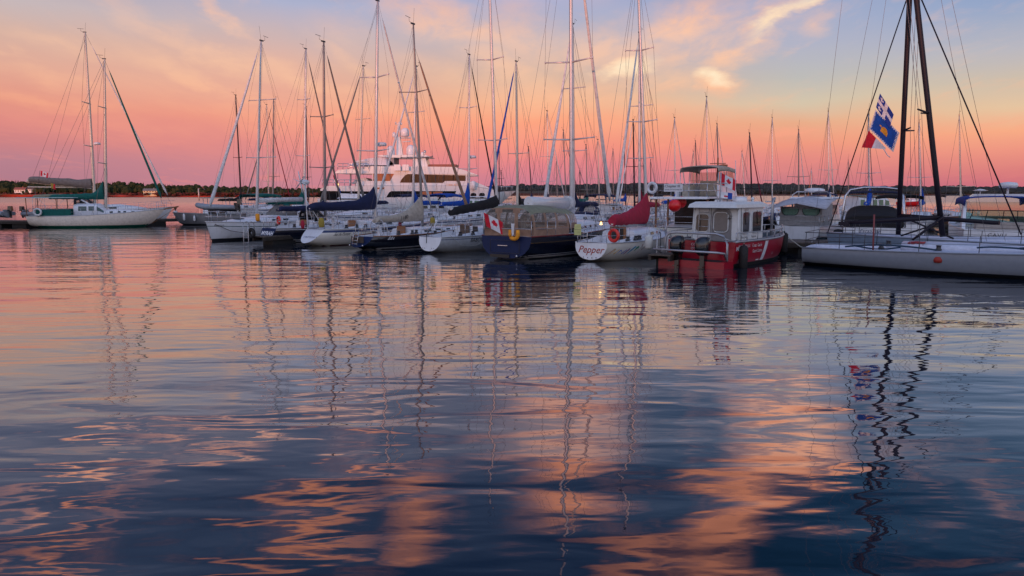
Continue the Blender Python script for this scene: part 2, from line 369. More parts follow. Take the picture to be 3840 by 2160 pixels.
def forest(name, prof, D0, D1, n, m, hmin, hmax, spruce=.5, seed=1, wide=1.):
    rnd = random.Random(seed); mb = MB()
    for i in range(n):
        t = rnd.random(); px = prof[0][0]+(prof[-1][0]-prof[0][0])*t
        for a, b2 in zip(prof, prof[1:]):
            if a[0] <= px <= b2[0]:
                u = (px-a[0])/(b2[0]-a[0]); yt = a[1]+(b2[1]-a[1])*u; yb = a[2]+(b2[2]-a[2])*u; break
        D = D0+(D1-D0)*rnd.random()**.8
        f = (D-D0)/(D1-D0)
        ytop = yb+(yt-yb)*(.35+.65*f)+rnd.uniform(-2.4, 2.0)*(1 if wide == 1 else .5)
        if rnd.random() < .06: ytop -= rnd.uniform(2, 6)
        top = at(px, ytop, D); h = rnd.uniform(hmin, hmax); x = top.x
        z0 = max(.5, top.z-h); h = top.z-z0
        if rnd.random() < spruce:
            rr = rnd.uniform(.13, .2)*h; secs = []
            for q, rq in ((0, 1), (.25, .9), (.28, .7), (.5, .62), (.53, .42), (.78, .3), (.8, .17), (1, .01)):
                secs.append([(x+rr*rq*cos(2*pi*k/6+q*9)*rnd.uniform(.7, 1.2), D+rr*rq*sin(2*pi*k/6+q*9), z0+h*q) for k in range(6)])
            mb.loft(secs, 0, sm=False)
        else:
            for _ in range(3):
                rr = rnd.uniform(.2, .3)*h; cx = x+rnd.uniform(-1, 1)*h*.22; cz = z0+h*rnd.uniform(.4, .78); secs = []
                for i2 in range(6):
                    a_ = pi*i2/5; q = max(.01, sin(a_))*rr
                    secs.append([(cx+wide*q*cos(2*pi*k/7)*rnd.uniform(.75, 1.25), D+q*sin(2*pi*k/7), cz-cos(a_)*rr*1.1) for k in range(7)])
                mb.loft(secs, 0, sm=False)
            mb.tube([(x, D, z0-h*.2), (x, D, z0+h*.6)], [.35, .15], 4)
    o = mb.build(name, m); o['kind'] = 'stuff'; o['label'] = name.replace('_', ' ')
    return o
f1 = forest('near_shore_woods', [(-150,673,722),(0,673,722),(120,676,722),(240,680,722),(330,686,724),(420,681,724),(560,683,724),(640,689,724),(720,691,724),(860,698,725),(1000,700,726),(1100,704,726),(1300,706,726),(1800,708,728)], 668, 715, 2600, WOOD_L, 6, 12, .65, 3)
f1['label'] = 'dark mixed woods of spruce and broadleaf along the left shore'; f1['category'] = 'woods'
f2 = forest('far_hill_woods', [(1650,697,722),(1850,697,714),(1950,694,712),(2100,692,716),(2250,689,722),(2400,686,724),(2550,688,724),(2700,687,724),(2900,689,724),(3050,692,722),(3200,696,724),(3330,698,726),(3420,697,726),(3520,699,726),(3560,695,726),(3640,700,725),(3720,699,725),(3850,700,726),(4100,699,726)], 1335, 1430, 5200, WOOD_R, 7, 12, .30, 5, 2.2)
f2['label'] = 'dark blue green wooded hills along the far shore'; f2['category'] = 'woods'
# low red shore scrub
def scrub(name, x0, x1, D, n, y0, y1, m, seed):
    rnd = random.Random(seed); mb = MB()
    for i in range(n):
        px = rnd.uniform(x0, x1); d = D+rnd.uniform(-4, 6); p = at(px, rnd.uniform(y0, y1), d)
        mb.ball(p, rnd.uniform(.3, .9), 0, 4, (rnd.uniform(1.2, 3.2), 1, .8))
    o = mb.build(name, m); o['kind'] = 'stuff'; return o
s1 = scrub('shore_scrub', -60, 1200, 668, 900, 723, 732, mat('scrub', (.10, .022, .014), .95, var=.5, scale=.2), 4); s1['label'] = 'low russet scrub above the red bank'; s1['category'] = 'scrub'
# hills behind the camera: the land that already shades the harbour at sunset
mb = MB(); secs = []
for i in range(41):
    a = -1200+i*60; h = 32+6*noise.noise(Vector((a*.01, 0, 1)))+3*noise.noise(Vector((a*.04, 2, 1)))
    secs.append([(a, -500, -1), (a, -560, h*.6), (a, -620, h), (a, -760, h*1.0), (a, -1000, -1)])
o = mb.loft(secs, 0, False, False, False, True).build('hills', SOIL); o['kind'] = 'structure'
# houses on the left shore
WHT = mat('house_white', (.78, .74, .68), .7, var=.05); ROOFM = mat('house_roof', (.12, .07, .06), .8); PANE = mat('house_glass', (.05, .05, .06), .15)
def house(px, py, wpx, hpx, D, label, roofm=None, wins=3, storeys=1, rz=.15, wall=None):
    """py = base pixel"""
    k = D/F; p = at(px, py, D); W, Hh = wpx*k, hpx*k; dp = W*.6
    t = thing('house', label, 'house', p, rz, 'houses on the far left shore')
    wl = MB(); wh = Hh*.62
    wl.box((0, 0, wh/2-1), (W, dp, wh+2)); wl.add([(-W/2, -dp/2, wh), (-W/2, dp/2, wh), (-W/2, 0, Hh*.97), (W/2, -dp/2, wh), (W/2, dp/2, wh), (W/2, 0, Hh*.97)], [(0, 2, 1), (3, 4, 5)])
    wl.build('wall', wall or WHT, t)
    rf = MB(); e = .5
    for sgn in (-1, 1):
        rf.add([(-W/2-e, sgn*(dp/2+e), wh-.25), (W/2+e, sgn*(dp/2+e), wh-.25), (W/2+e, 0, Hh), (-W/2-e, 0, Hh), (-W/2-e, sgn*(dp/2+e), wh-.05), (W/2+e, sgn*(dp/2+e), wh-.05), (W/2+e, 0, Hh+.2), (-W/2-e, 0, Hh+.2)], [(0,1,2,3),(4,5,6,7),(0,1,5,4),(1,2,6,5),(0,3,7,4)])
    rf.box((W*.2, 0, Hh+.3), (.9, .9, 1.4)); rf.build('roof', roofm or ROOFM, t)
    for s in range(storeys):
        for i in range(wins):
            x = -W/2+W*(i+.5)/wins; z = wh*(s+.5)/storeys
            MB().box((x, -dp/2-.03, z), (W/wins*.42, .1, wh/storeys*.42)).build('window', PANE, t)
REDR = mat('roof_rust', (.30, .10, .07), .8)
house(80, 722, 36, 18, 672, 'long low pale house with rust roof nearest the photo edge', REDR, 4)
house(112, 718, 30, 15, 674, 'small cream house uphill of the long low one', None, 3, rz=-.2)
house(138, 720, 18, 16, 673, 'narrow gabled house third along the left shore', None, 2, rz=.5)
house(568, 728, 48, 20, 672, 'two storey yellow white house alone by the wooded shore', mat('roof_grey', (.2, .18, .17), .8), 5, 2, .2, mat('house_yellow', (.75, .6, .35), .7))
house(758, 719, 18, 13, 690, 'small red lit cottage among trees beside the pole', REDR, 2, 2, 0)
# ---------------------------------------------------------------- shared paints
GEL = mat('gelcoat_white', (.74, .75, .78), .28, var=.03, coat=.3, dirt=.22)
GELW = mat('gelcoat_cream', (.74, .70, .62), .3, var=.03, coat=.2, dirt=.10)
DECKW = mat('deck_white', (.66, .67, .70), .55, var=.06, scale=4, dirt=.2)
CABW = mat('cabin_white', (.74, .75, .78), .4, var=.04)
NAVY = mat('navy_paint', (.006, .008, .022), .16, var=.1, coat=.6)
BLACKH = mat('black_hull', (.004, .005, .012), .16, coat=.6)
NAVT = mat('navy_transom', (.008, .018, .07), .55)
NAVT.node_tree.nodes['Principled BSDF'].inputs['Specular IOR Level'].default_value = .25
BOOT = mat('boot_black', (.01, .01, .012), .4)
ANTI = mat('antifoul_dark', (.02, .018, .02), .8)
ANTIR = mat('antifoul_red', (.10, .012, .012), .8)
GREENW = mat('waterline_green', (.0, .10, .06), .4)
STRB = mat('stripe_blue', (.01, .03, .12), .4)
STRG = mat('stripe_green', (.01, .07, .06), .4)
STRW = mat('stripe_white', (.7, .7, .72), .4)
ALU = mat('mast_aluminium', (.56, .56, .57), .38, .35, var=.08, scale=2)
ALUD = mat('mast_weathered', (.24, .22, .21), .5, .3, var=.1)
ALUC = mat('mast_cream', (.62, .55, .46), .45, .1)
MBLK = mat('mast_black', (.010, .006, .014), .5, var=.1)
MBLK.node_tree.nodes['Principled BSDF'].inputs['Specular IOR Level'].default_value = .3
STEEL = mat('stainless', (.55, .55, .57), .25, .85)
WIRE = mat('rigging_wire', (.20, .18, .18), .45, .4)
WIRED = mat('rigging_rope', (.12, .09, .09), .7)
GLAS = mat('cabin_glass', (.012, .016, .02), .08, coat=.3)
TEAK = mat('teak', (.28, .12, .05), .6, var=.3, scale=20)
BLK = mat('black_plastic', (.012, .012, .014), .4)
ROPE = mat('rope_white', (.5, .48, .42), .9)
WINCH = mat('winch_dark', (.05, .05, .055), .3, .6)
def cloth(name, c, b=.5): return mat('canvas_'+name, c, .85, var=.18, scale=5, bump=b)
CNAVY, CBLK, CBEI, CRED = cloth('navy', (.006, .012, .055)), cloth('black', (.008, .007, .009)), cloth('beige', (.42, .36, .29)), cloth('red', (.36, .012, .04))
CBLUE, CGRN, CGREY, CSAGE = cloth('blue', (.0, .06, .36)), cloth('green', (.0, .10, .085)), cloth('grey', (.16, .15, .14)), cloth('sage', (.22, .22, .15))
CWHT, CTAN, CMAR = cloth('white', (.62, .62, .62)), cloth('tan', (.33, .20, .135)), cloth('maroon', (.20, .01, .03))
def vinyl(name, tint, a):
    m = bpy.data.materials.new(name); m.use_nodes = True; nt = m.node_tree; n = nt.nodes; l = nt.links
    n.remove(n['Principled BSDF']); t = n.new('ShaderNodeBsdfTransparent'); t.inputs[0].default_value = (*tint, 1)
    g = n.new('ShaderNodeBsdfPrincipled'); g.inputs['Base Color'].default_value = (tint[0]*.5, tint[1]*.5, tint[2]*.5, 1); g.inputs['Roughness'].default_value = .12
    nz = n.new('ShaderNodeTexNoise'); nz.inputs['Scale'].default_value = 3; bp = n.new('ShaderNodeBump'); bp.inputs['Strength'].default_value = .5; bp.inputs['Distance'].default_value = .08
    l.new(nz.outputs['Fac'], bp.inputs['Height']); l.new(bp.outputs[0], g.inputs['Normal'])
    x = n.new('ShaderNodeMixShader'); x.inputs[0].default_value = a; l.new(t.outputs[0], x.inputs[1]); l.new(g.outputs[0], x.inputs[2]); l.new(x.outputs[0], n['Material Output'].inputs[0])
    return m
VINYL = vinyl('clear_vinyl', (.84, .78, .72), .24)
VGREEN = vinyl("tinted_glass", (.55, .85, .72), .3)
# ---------------------------------------------------------------- lettering
def text_geo(s, size, shear=0., spacing=1., bold=0.):
    cu = bpy.data.curves.new('t', 'FONT'); cu.body = s; cu.size = size; cu.shear = shear; cu.resolution_u = 2; cu.space_character = spacing; cu.offset = bold
    ob = bpy.data.objects.new('t', cu); me = bpy.data.meshes.new_from_object(ob)
    vs = [(v.co.x, v.co.y) for v in me.vertices]; fs = [tuple(p.vertices) for p in me.polygons]
    bpy.data.objects.remove(ob); bpy.data.curves.remove(cu); bpy.data.meshes.remove(me)
    return vs, fs
def text_map(s, size, fn, name, m, parent, **k):
    """fn(u, v) -> local point just proud of the surface"""
    vs, fs = text_geo(s, size, **k); mb = MB(); mb.add([fn(u, v) for u, v in vs], fs)
    return mb.build(name, m, parent)
# ---------------------------------------------------------------- hulls
class Hull:
    def __init__(s, L, B, fs, fb, ws=.72, tm=.45, d=.45, zs=.12, zb=-.05, srake=.0, dip=.05, full=.5, brake=.25):
        s.__dict__.update(L=L, B=B, fs=fs, fb=fb, ws=ws, tm=tm, d=d, zs=zs, zb=zb, srake=srake, dip=dip, full=full, brake=brake)
    def sheer(s, t): return s.fs+(s.fb-s.fs)*t**1.6-s.dip*sin(pi*t)
    def zk(s, t):
        if t < .4: return s.zs+(-s.d-s.zs)*sin(pi/2*t/.4)
        if t < .55: return -s.d
        return -s.d+(s.d+s.zb)*((t-.55)/.45)**2.2
    def hb(s, t):
        if t < s.tm: return s.B/2*(s.ws+(1-s.ws)*sin(pi/2*t/s.tm))
        return max(.012, s.B/2*(1-((t-s.tm)/(1-s.tm))**2.1))
    def half(s, t, z):
        zk, sh = s.zk(t), s.sheer(t); u = min(1, max(0, (z-zk)/(sh-zk)))
        return s.hb(t)*(1-(1-u)**2.6)**(s.full+.55*max(0, t-.5)*2)
    def x(s, t, z):
        k = s.zk(t); sh = s.sheer(t); u = (z-k)/(sh-k)
        return s.L*t+s.srake*(z-s.zs)/(s.fs-s.zs)*(1-t)**5-s.brake*(1-u)*t**6
    def pt(s, t, z, side, off=0.):
        return Vector((s.x(t, z), side*(s.half(t, z)+off), z))
def hull_mesh(h, root, top, boot, anti, transom=None, cove=None, covez=(.10, .16), nt=30, name='hull', bz=(.03, .11), second=None):
    mb = MB(); secs = []; ts = [0, .01, .03, .06]+[.06+.94*i/nt for i in range(1, nt+1)]
    for t in ts:
        zk, sh = h.zk(t), h.sheer(t)
        zs = [zk, zk+(sh-zk)*.03, zk+(sh-zk)*.08, zk*.5 if zk < 0 else zk, bz[0], bz[1], bz[1]+.04, bz[1]+.07, .12+.2*(sh-.12), .12+.45*(sh-.12), .12+.7*(sh-.12), sh-covez[1], sh-covez[0], sh]
        zs = [max(z, zk+(sh-zk)*e) for z, e in zip(zs, (0, .03, .08, .1, .12, .14, .16, .18, .2, .3, .4, .5, .6, 1))]
        for i in range(1, len(zs)): zs[i] = max(zs[i], zs[i-1]+1e-4)
        row = [h.pt(t, z, 1) for z in reversed(zs)]+[h.pt(t, z, -1) for z in zs[1:]]
        secs.append(row)
    n = len(secs[0]); mb.loft(secs, 0, False, False, False, True)
    for i in range(len(secs)-1):
        for k in range(n-1):
            a = secs[i][k]; b = secs[i+1][k+1]; zc = max(secs[i][k].z, secs[i][k+1].z); j = min(k, n-2-k)   # j: 0 = top row
            r = 12-j    # band index from the keel
            mi = 0
            if zc <= bz[0]+.002: mi = 2
            elif zc <= bz[1]+.002: mi = 1
            elif second and zc <= bz[1]+.072 and zc > bz[1]+.042: mi = 1
            elif cove and j == 1: mi = 3
            mb.m[i*(n-1)+k] = mi
    hl = mb.build(name, [top, boot, anti, cove or top], root)
    tm = MB(); tm.add([p+Vector((-.004, 0, 0)) for p in secs[0]], [tuple(range(n))])
    tm.build('transom', transom or top, root)
    return hl
def deck_mesh(h, root, m=None, cock=(.06, .32), rec=.35, edge=None, er=.03):
    mb = MB(); secs = []
    for i in range(33):
        t = .004+i*.996/32; w_ = h.hb(t); z = h.sheer(t)-.02
        if z <= h.zk(t): continue
        row = []
        for f in (-1, -.62, -.58, -.3, 0, .3, .58, .62, 1):
            zz = z+.06*(1-f*f)*min(1, w_)
            if cock and cock[0] < t < cock[1] and abs(f) < .6: zz -= rec
            row.append(Vector((h.x(t, h.sheer(t)), f*w_*.995, zz)))
        secs.append(row)
    mb.loft(secs, 0, False, False, False, False).build('deck', m or DECKW, root)
    tr = MB()
    for sd_ in (-1, 1):
        tr.tube([h.pt(t/24, h.sheer(t/24)+.01, sd_) for t in range(25)], er, 5)
    tr.build('toe_rail', edge or ALU, root)
def cabin(h, root, t0, t1, ht, wf=.6, slope=.12, m=None, wins=(), wm_=None, name='cabin', z0=-.05, aft=0., flare=.88):
    mb = MB(); secs = []; N_ = 20
    def prof(t):
        u = (t1-t)/slope
        return ht*(min(1, max(0, u))**.7)*(1-.12*(t-t0)/(t1-t0))
    def side(t, f, sgn, off=0.):
        w_ = min(h.hb(t)*wf*1.12, h.B/2*wf); z = h.sheer(t)+z0; hh = prof(t)
        return Vector((h.x(t, h.sheer(t)), sgn*(w_*(1-(1-flare)*f)+off), z+hh*f-z0*f))
    for i in range(N_+1):
        t = t0+(t1-t0)*i/N_; w_ = min(h.hb(t)*wf*1.12, h.B/2*wf); z = h.sheer(t)+z0; hh = prof(t); x = h.x(t, h.sheer(t))
        pr = [(1, 0), (1-(1-flare)*.8, .8), (flare*.93, .95), (flare*.7, 1.03), (0, 1.1)]
        row = [Vector((x, w_*a, z+(hh-z0)*b)) for a, b in pr]+[Vector((x, -w_*a, z+(hh-z0)*b)) for a, b in pr[-2::-1]]
        secs.append(row)
    cb = mb.loft(secs, 0, True, True, True, True).build(name, m or CABW, root)
    for (a, b, f0, f1) in wins:
        for sg in (-1, 1):
            q = MB(); q.loft([[side(a, f0, sg, .004), side(b, f0, sg, .004), side(b, f1, sg, .004), side(a, f1, sg, .004)], [side(a, f0, sg, .014), side(b-.002, f0, sg, .014), side(b-.004, f1, sg, .014), side(a+.002, f1, sg, .014)]], 0, sm=False)
            q.build('window', wm_ or GLAS, cb)
    return cb, side, prof
def lump(u, k, amp): return 1+amp*noise.noise(Vector((u*7, k*1.7, 3.1)))
def sailcover(root, pa, pb, hh, ww, m, rise=.0, rise_len=.25, seed=0, ends=.55, text=None, droop=.0, hoff=0., bands=None):
    """lofted canvas along the boom pa (aft) -> pb (mast); rise = extra height at the mast"""
    mb = MB(); secs = []; n = 36; K_ = 14
    pa, pb = Vector(pa), Vector(pb); d = pb-pa; side = d.cross(Vector((0, 0, 1))).normalized()
    def top(u):
        e = min(1, u/.08)**.5
        r = max(0, (u-(1-rise_len))/rise_len)
        return (hh*(.75+.25*u))*(ends+(1-ends)*e)+rise*(r**1.7)+hh*.5*rise*max(0, u-.3)*.25
    for i in range(n+1):
        u = i/n; c = pa.lerp(pb, u)-Vector((0, 0, droop*sin(pi*u))); row = []; tp = top(u)*lump(u, seed, .10)
        for k in range(K_):
            a = 2*pi*k/K_; sy = cos(a); sz = sin(a)
            r = max(0, (u-(1-rise_len))/rise_len)
            wd = ww*(1-.35*max(0, sz)*(tp/hh > 1.2))*(1+.12*noise.noise(Vector((u*22, k*.9+seed, 1))))
            z = tp*.5+sz*tp*.5-hh*.35+hoff
            if sz < -.3: z += .04*noise.noise(Vector((u*14, seed, 4)))
            if sz > 0 and r > 0: wd *= 1-.45*r*sz
            row.append(c+side*sy*wd+Vector((0, 0, z)))
        secs.append(row)
    mb.loft(secs, 0, True, True, True, True)
    if bands:
        for i in range(n):
            for k in range(K_):
                zc = (k+.5)/K_
                for lo, hi, mi in bands:
                    if lo <= k < hi: mb.m[i*K_+k] = mi
    o = mb.build('sail_cover', m, root)
    return o, secs
def furl(root, a, b, r=.075, m=None, seed=0, name='furled_jib', f0=.05, f1=.93):
    """a = tack at the bow, b = masthead"""
    a, b = Vector(a), Vector(b); pts = []; rs = []; n = 26
    for i in range(n+1):
        u = i/n; p = a.lerp(b, f0+(f1-f0)*u); p.z -= sin(pi*u)*.10; pts.append(p)
        rs.append(r*(.9*(1-u)**.6+.45)*(1+.14*noise.noise(Vector((u*18, seed, 0))))*(1 if 0 < i < n else .35))
    return MB().tube(pts, rs, 8).build(name, m or CWHT, root)
def rig(root, h, tb, top, sp=(.45, .72), r=.085, m=None, jib=None, jr=.075, jf=1.0, bow=None, wires=True, wr=.007, sw=None, radar=None, vane=True, backstay=True, boom=None, boomz=1.0, cov=None, chute=True):
    """tb: mast foot along the hull (t); top: world point of the masthead; returns dict"""
    Mi = MW(root).inverted(); top = Mi @ Vector(top); base = Vector((h.x(tb, h.sheer(tb)), 0, h.sheer(tb)+.05))
    sw = sw or h.hb(tb)*.8; D = root.location.y
    mp = [base.lerp(top, i/8) for i in range(9)]; r *= .9; rs = [r*(1-.05*i) if i < 6 else r*(.7-.09*(i-6)) for i in range(9)]
    mast = MB().tube(mp, rs, 10).build('mast', m or ALU, root)
    tips = []
    for f in sp:
        c = base.lerp(top, f); ww = sw*(1-.25*f)
        for sg in (-1, 1):
            tip = c+Vector((-ww*.22, sg*ww, .05)); tips.append((f, sg, tip))
            MB().tube([c, tip], [r*.42, r*.26], 6).tube([tip-Vector((0, 0, .05)), tip+Vector((0, 0, .05))], r*.3, 5).build('spreader', m or ALU, mast)
    if vane:
        g = MB(); g.tube([top, top+Vector((-.35, 0, .12))], .012, 4).tube([top+Vector((-.35, 0, .12)), top+Vector((-.35, 0, .32))], .01, 4)
        g.tube([top+Vector((-.65, 0, .34)), top+Vector((-.12, .1, .34))], .014, 4).tube([top, top+Vector((.1, 0, .9))], .008, 4)
        g.box((top.x-.04, top.y, top.z+.04), (.30, .07, .08)); g.build('masthead_gear', WINCH, mast)
    if radar:
        c = base.lerp(top, radar); g = MB(); g.tube([c, c+Vector((.38, 0, -.02))], .035, 5).lathe((c.x+.5, c.y, c.z), [(.02, 0), (.27, .0), (.30, .06), (.29, .16), (.2, .21), (.02, .22)], 14); g.build('radar_dome', GEL, mast)
    bowp = Mi @ Vector(bow) if bow else h.pt(.985, h.sheer(.985)+.12, 0)
    bowp = Vector((bowp.x, 0, bowp.z)) if not bow else bowp
    hd = base.lerp(top, jf)
    if jib: furl(root, bowp+Vector((0, 0, .25)), hd, jr*.78, jib, seed=int(abs(bowp.x*13)) % 17)
    if wires:
        g = MB(); g.tube([bowp, hd], wr, 4)
        if backstay: g.tube([h.pt(.01, h.sheer(0), 0), top], wr, 4)
        for sg in (-1, 1):
            cp = h.pt(max(.1, tb-.02), h.sheer(tb), sg, -.08); last = cp
            for f, s2, tip in tips:
                if s2 == sg: g.tube([last, tip], wr, 4); last = tip
            g.tube([last, base.lerp(top, .99 if jf > .97 else jf)], wr, 4)
            if sp: g.tube([h.pt(tb-.06, h.sheer(tb), sg, -.1), base.lerp(top, sp[0]-.01)], wr, 4)
            if len(sp) > 1: g.tube([[t for f, s2, t in tips if s2 == sg][0], base.lerp(top, sp[1]-.01)], wr*.8, 4)
        g.tube([base+Vector((-.14, .05, .6)), top+Vector((-.1, .03, -.2))], wr, 4)
        g.build('rigging', WIRE, root)
    out = dict(base=base, top=top, mast=mast)
    if boom:
        bl = boom; bz = base.z+boomz; fwd = Vector((base.x-r, 0, bz)); aft = Vector((base.x-bl, 0, bz+.05))
        f_ = (bz-base.z)/(top.z-base.z); fwd.x = base.lerp(top, f_).x-r; fwd.y = base.lerp(top, f_).y
        b_ = MB().tube([aft, fwd], .065, 8).build('boom', m or ALU, root); out['boom'] = (aft, fwd)
        MB().tube([base.lerp(top, .97), aft+Vector((.1, 0, 0))], wr, 4).tube([aft+Vector((.6, 0, 0)), Vector((aft.x+.5, 0, h.sheer(.15)+.1))], wr*1.5, 4).build('topping_lift', WIRE, root)
    return out
def rails(h, root, t0=.0, t1=.985, ht=.62, n=8, push=(.0, .1), pul=(.9, .985), r=.013, m=None, gate=False):
    m = m or STEEL
    for sd_ in (-1, 1):
        mb = MB()
        for i in range(n):
            t = push[1]+(pul[0]-push[1])*(i+.5)/n; b = h.pt(t, h.sheer(t), sd_, -.06); mb.tube([b, b+Vector((0, 0, ht))], r, 5)
        for q in (.5, 1):
            mb.tube([h.pt(push[1]+(pul[0]-push[1])*i/12, h.sheer(push[1]+(pul[0]-push[1])*i/12)+ht*q, sd_, -.06) for i in range(13)], r*.5, 4)
        mb.build('lifeline', m, root)
    pp = MB()
    for q in (.5, 1):
        pts = [h.pt(push[1]*(1-i/4)+.005, h.sheer(0)+ht*q, 1, -.08) for i in range(5)]+[h.pt(push[1]*(i/4)+.005, h.sheer(0)+ht*q, -1, -.08) for i in range(5)]
        pp.tube(pts, r*1.1, 5)
    for sd_ in (-1, 1):
        for t in (.008, push[1]): b = h.pt(t, h.sheer(t), sd_, -.08); pp.tube([b, b+Vector((0, 0, ht))], r*1.1, 5)
    pp.build('pushpit', m, root)
    pb = MB()
    for q in (.5, 1):
        pts = [h.pt(pul[0]+(pul[1]-pul[0])*i/5, h.sheer(pul[1])+ht*q, 1, .0) for i in range(6)]+[h.pt(pul[1]-(pul[1]-pul[0])*i/5, h.sheer(pul[1])+ht*q, -1, .0) for i in range(6)]
        if q == 1 or True: pb.tube(pts, r*1.1, 5)
    for sd_ in (-1, 1):
        for t in (pul[0], (pul[0]+pul[1])/2): b = h.pt(t, h.sheer(t), sd_, 0); pb.tube([b, b+Vector((0, 0, ht))], r*1.1, 5)
    pb.build('pulpit', m, root)
def winches(h, root, ts=(.16, .26), f=.72, m=None):
    for t in ts:
        for sg in (-1, 1):
            c = Vector((h.x(t, h.sheer(t)), sg*h.hb(t)*f, h.sheer(t)+.04))
            MB().lathe(c, [(.01, 0), (.10, 0), (.11, .04), (.075, .08), (.08, .16), (.10, .19), (.01, .2)], 12).build('winch', m or WINCH, root)
def wheel(h, root, t=.14, R_=.45, z=.75):
    c = Vector((h.x(t, h.sheer(t)), 0, h.sheer(t)-.2)); M = Matrix.Rotation(pi/2, 3, 'Y'); mb = MB()
    mb.torus(c+Vector((0, 0, z)), R_, .016, 0, M, 28, 6)
    for k in range(6): a = pi*k/6; v = M @ Vector((cos(a)*R_, sin(a)*R_, 0)); mb.tube([c+Vector((0, 0, z))-v, c+Vector((0, 0, z))+v], .008, 4)
    wl = mb.build('steering_wheel', STEEL, root)
    MB().box(c+Vector((.14, 0, z*.5-.05)), (.2, .22, z+.1), 0, tap=.8).ball(c+Vector((.14, 0, z+.02)), .12, 0, 8).build('binnacle', GEL, root)
def cockpit(h, root, t0=.07, t1=.33, hh=.22, m=None):
    mb = MB()
    for sg in (-1, 1):
        secs = []
        for i in range(9):
            t = t0+(t1-t0)*i/8; x = h.x(t, h.sheer(t)); w_ = h.hb(t); z = h.sheer(t)-.05; e = hh*(.35+.65*i/8)
            secs.append([(x, sg*w_*.66, z), (x, sg*w_*.64, z+e), (x, sg*w_*.57, z+e), (x, sg*w_*.55, z-.3)])
        mb.loft(secs, 0)
    mb.build('coaming', m or CABW, root)
def dodger(h, root, t0, t1, z, ht, wf, m, win=None, open_aft=True, name='dodger', zb=0.):
    """fabric hood over the companionway: arch sections"""
    mb = MB(); secs = []; n = 12; K_ = 12; w_ = h.hb((t0+t1)/2)*wf
    def P(u, a, off=0.):
        x = h.x(t0, h.sheer(t0))+(t1-t0)*h.L*u
        hg = ht*(1-max(0, (u-.35)/.65)**1.6*.92)*(.9+.1*min(1, u/.3))
        cy = abs(cos(a))**.45*(1 if cos(a) > 0 else -1); cz = abs(sin(a))**.55
        return Vector((x, (w_+off)*cy*(1-.1*u), z+(hg+off)*cz))
    for i in range(n+1): secs.append([P(i/n, pi*k/K_) for k in range(K_+1)])
    mb.loft(secs, 0, False, False, False, True)
    if win:
        for i in range(n):
            for k in range(K_):
                if 5 <= i <= 9 and 2 <= k <= 9 and k != 6 or (1 < i <= 3 and (k in (1, 10))): mb.m[i*K_+k] = 1
    ob = mb.build(name, [m, win or m], root); sol = ob.modifiers.new('s', 'SOLIDIFY'); sol.thickness = .012
    fr = MB()
    for u in (0.01, .36): fr.tube([P(u, pi*k/K_, -.02) for k in range(K_+1)], .013, 5)
    fr.build('dodger_frame', STEEL, ob)
    return ob
def bimini(h, root, t0, t1, z, w_, m, arch=.18, drop=.12, name='bimini', legs=True):
    mb = MB(); secs = []; x0, x1 = h.L*t0, h.L*t1
    for i in range(9):
        u = i/8; x = x0+(x1-x0)*u; e = .10*(2*u-1)**2
        row = [Vector((x, w_*cos(pi*k/12), z-e+arch*sin(pi*k/12)**.6-(drop if k in (0, 12) else 0))) for k in range(13)]
        secs.append(row)
    mb.loft(secs, 0, False, False, False, True); ob = mb.build(name, m, root); ob.modifiers.new('s', 'SOLIDIFY').thickness = .02
    if legs:
        fr = MB()
        for sg in (-1, 1):
            fr.tube([(x0+(x1-x0)*.1, sg*w_, z-drop), ((x0+x1)/2, sg*w_*1.05, h.sheer(t0)+.1), (x0+(x1-x0)*.9, sg*w_, z-drop)], .014, 5)
            fr.tube([(x0, sg*w_, z-.1), (x0-.1, sg*w_*1.02, h.sheer(t0)+.1)], .014, 5)
        fr.build('bimini_frame', STEEL, ob)
    return ob
def place(stern, D, hd):
    """thing location from the stern-centre waterline pixel column and distance"""
    px = stern; return Vector(((px-1920)/F*D, D, 0)), R(hd)
def hatch(h, root, t, z=0, s=.5):
    c = Vector((h.x(t, h.sheer(t)), 0, h.sheer(t)+.06+z)); MB().box(c, (s, s, .05), 0, tap=.9).build('deck_hatch', GLAS, root)
def t_at(h, root, px, z, side=-1):
    return min((i/400 for i in range(401)), key=lambda t: abs(proj(W(root, h.pt(t, z, side)))[0]-px))
def z_at(h, root, t, py, side=-1):
    return min((i/200*2. for i in range(201)), key=lambda z: abs(proj(W(root, h.pt(t, z, side)))[1]-py))
def side_text(h, root, s, size, t_, z, m, side=-1, px=None, **k):
    """px = (first px, last px, baseline py): placed and stretched along the hull to span those columns"""
    L_ = h.L; st = 1.
    if px:
        z = .5
        for _ in range(3): t_ = t_at(h, root, px[0], z, side); z = z_at(h, root, t_, px[2], side)
        t2 = t_at(h, root, px[1], z, side); vs_ = text_geo(s, size, **k)[0]; st = abs(t2-t_)*L_/max(v[0] for v in vs_)
    t0_ = t_
    def fn(u, v):
        t = t0_+(u*st/L_ if side < 0 else -u*st/L_); zz = z+v
        a = h.pt(t, zz, side); b = h.pt(t+.01, zz, side); c = h.pt(t, zz+.03, side); nn = (b-a).cross(c-a).normalized()
        if nn.y*side < 0: nn = -nn
        return a+nn*.012
    return text_map(s, size, fn, 'lettering', m, root, **k)
def transom_text(h, root, s, size, y0, z0, m, **k):
    """reads left to right seen from astern: +u runs towards starboard (-y)"""
    def fn(u, v):
        z = z0+v; return Vector((h.x(0, z)-.012, y0-u, z))
    return text_map(s, size, fn, 'lettering', m, root, **k)
def lifebuoy(loc, label, mats, Rr=.30, r=.075, M=None, mf=None, name='life_ring', cat='life ring'):
    mb = MB(); mb.torus(loc, Rr, r, 0, M, 26, 8, mf)
    o = mb.build(name, mats); return tag(o, label, cat)
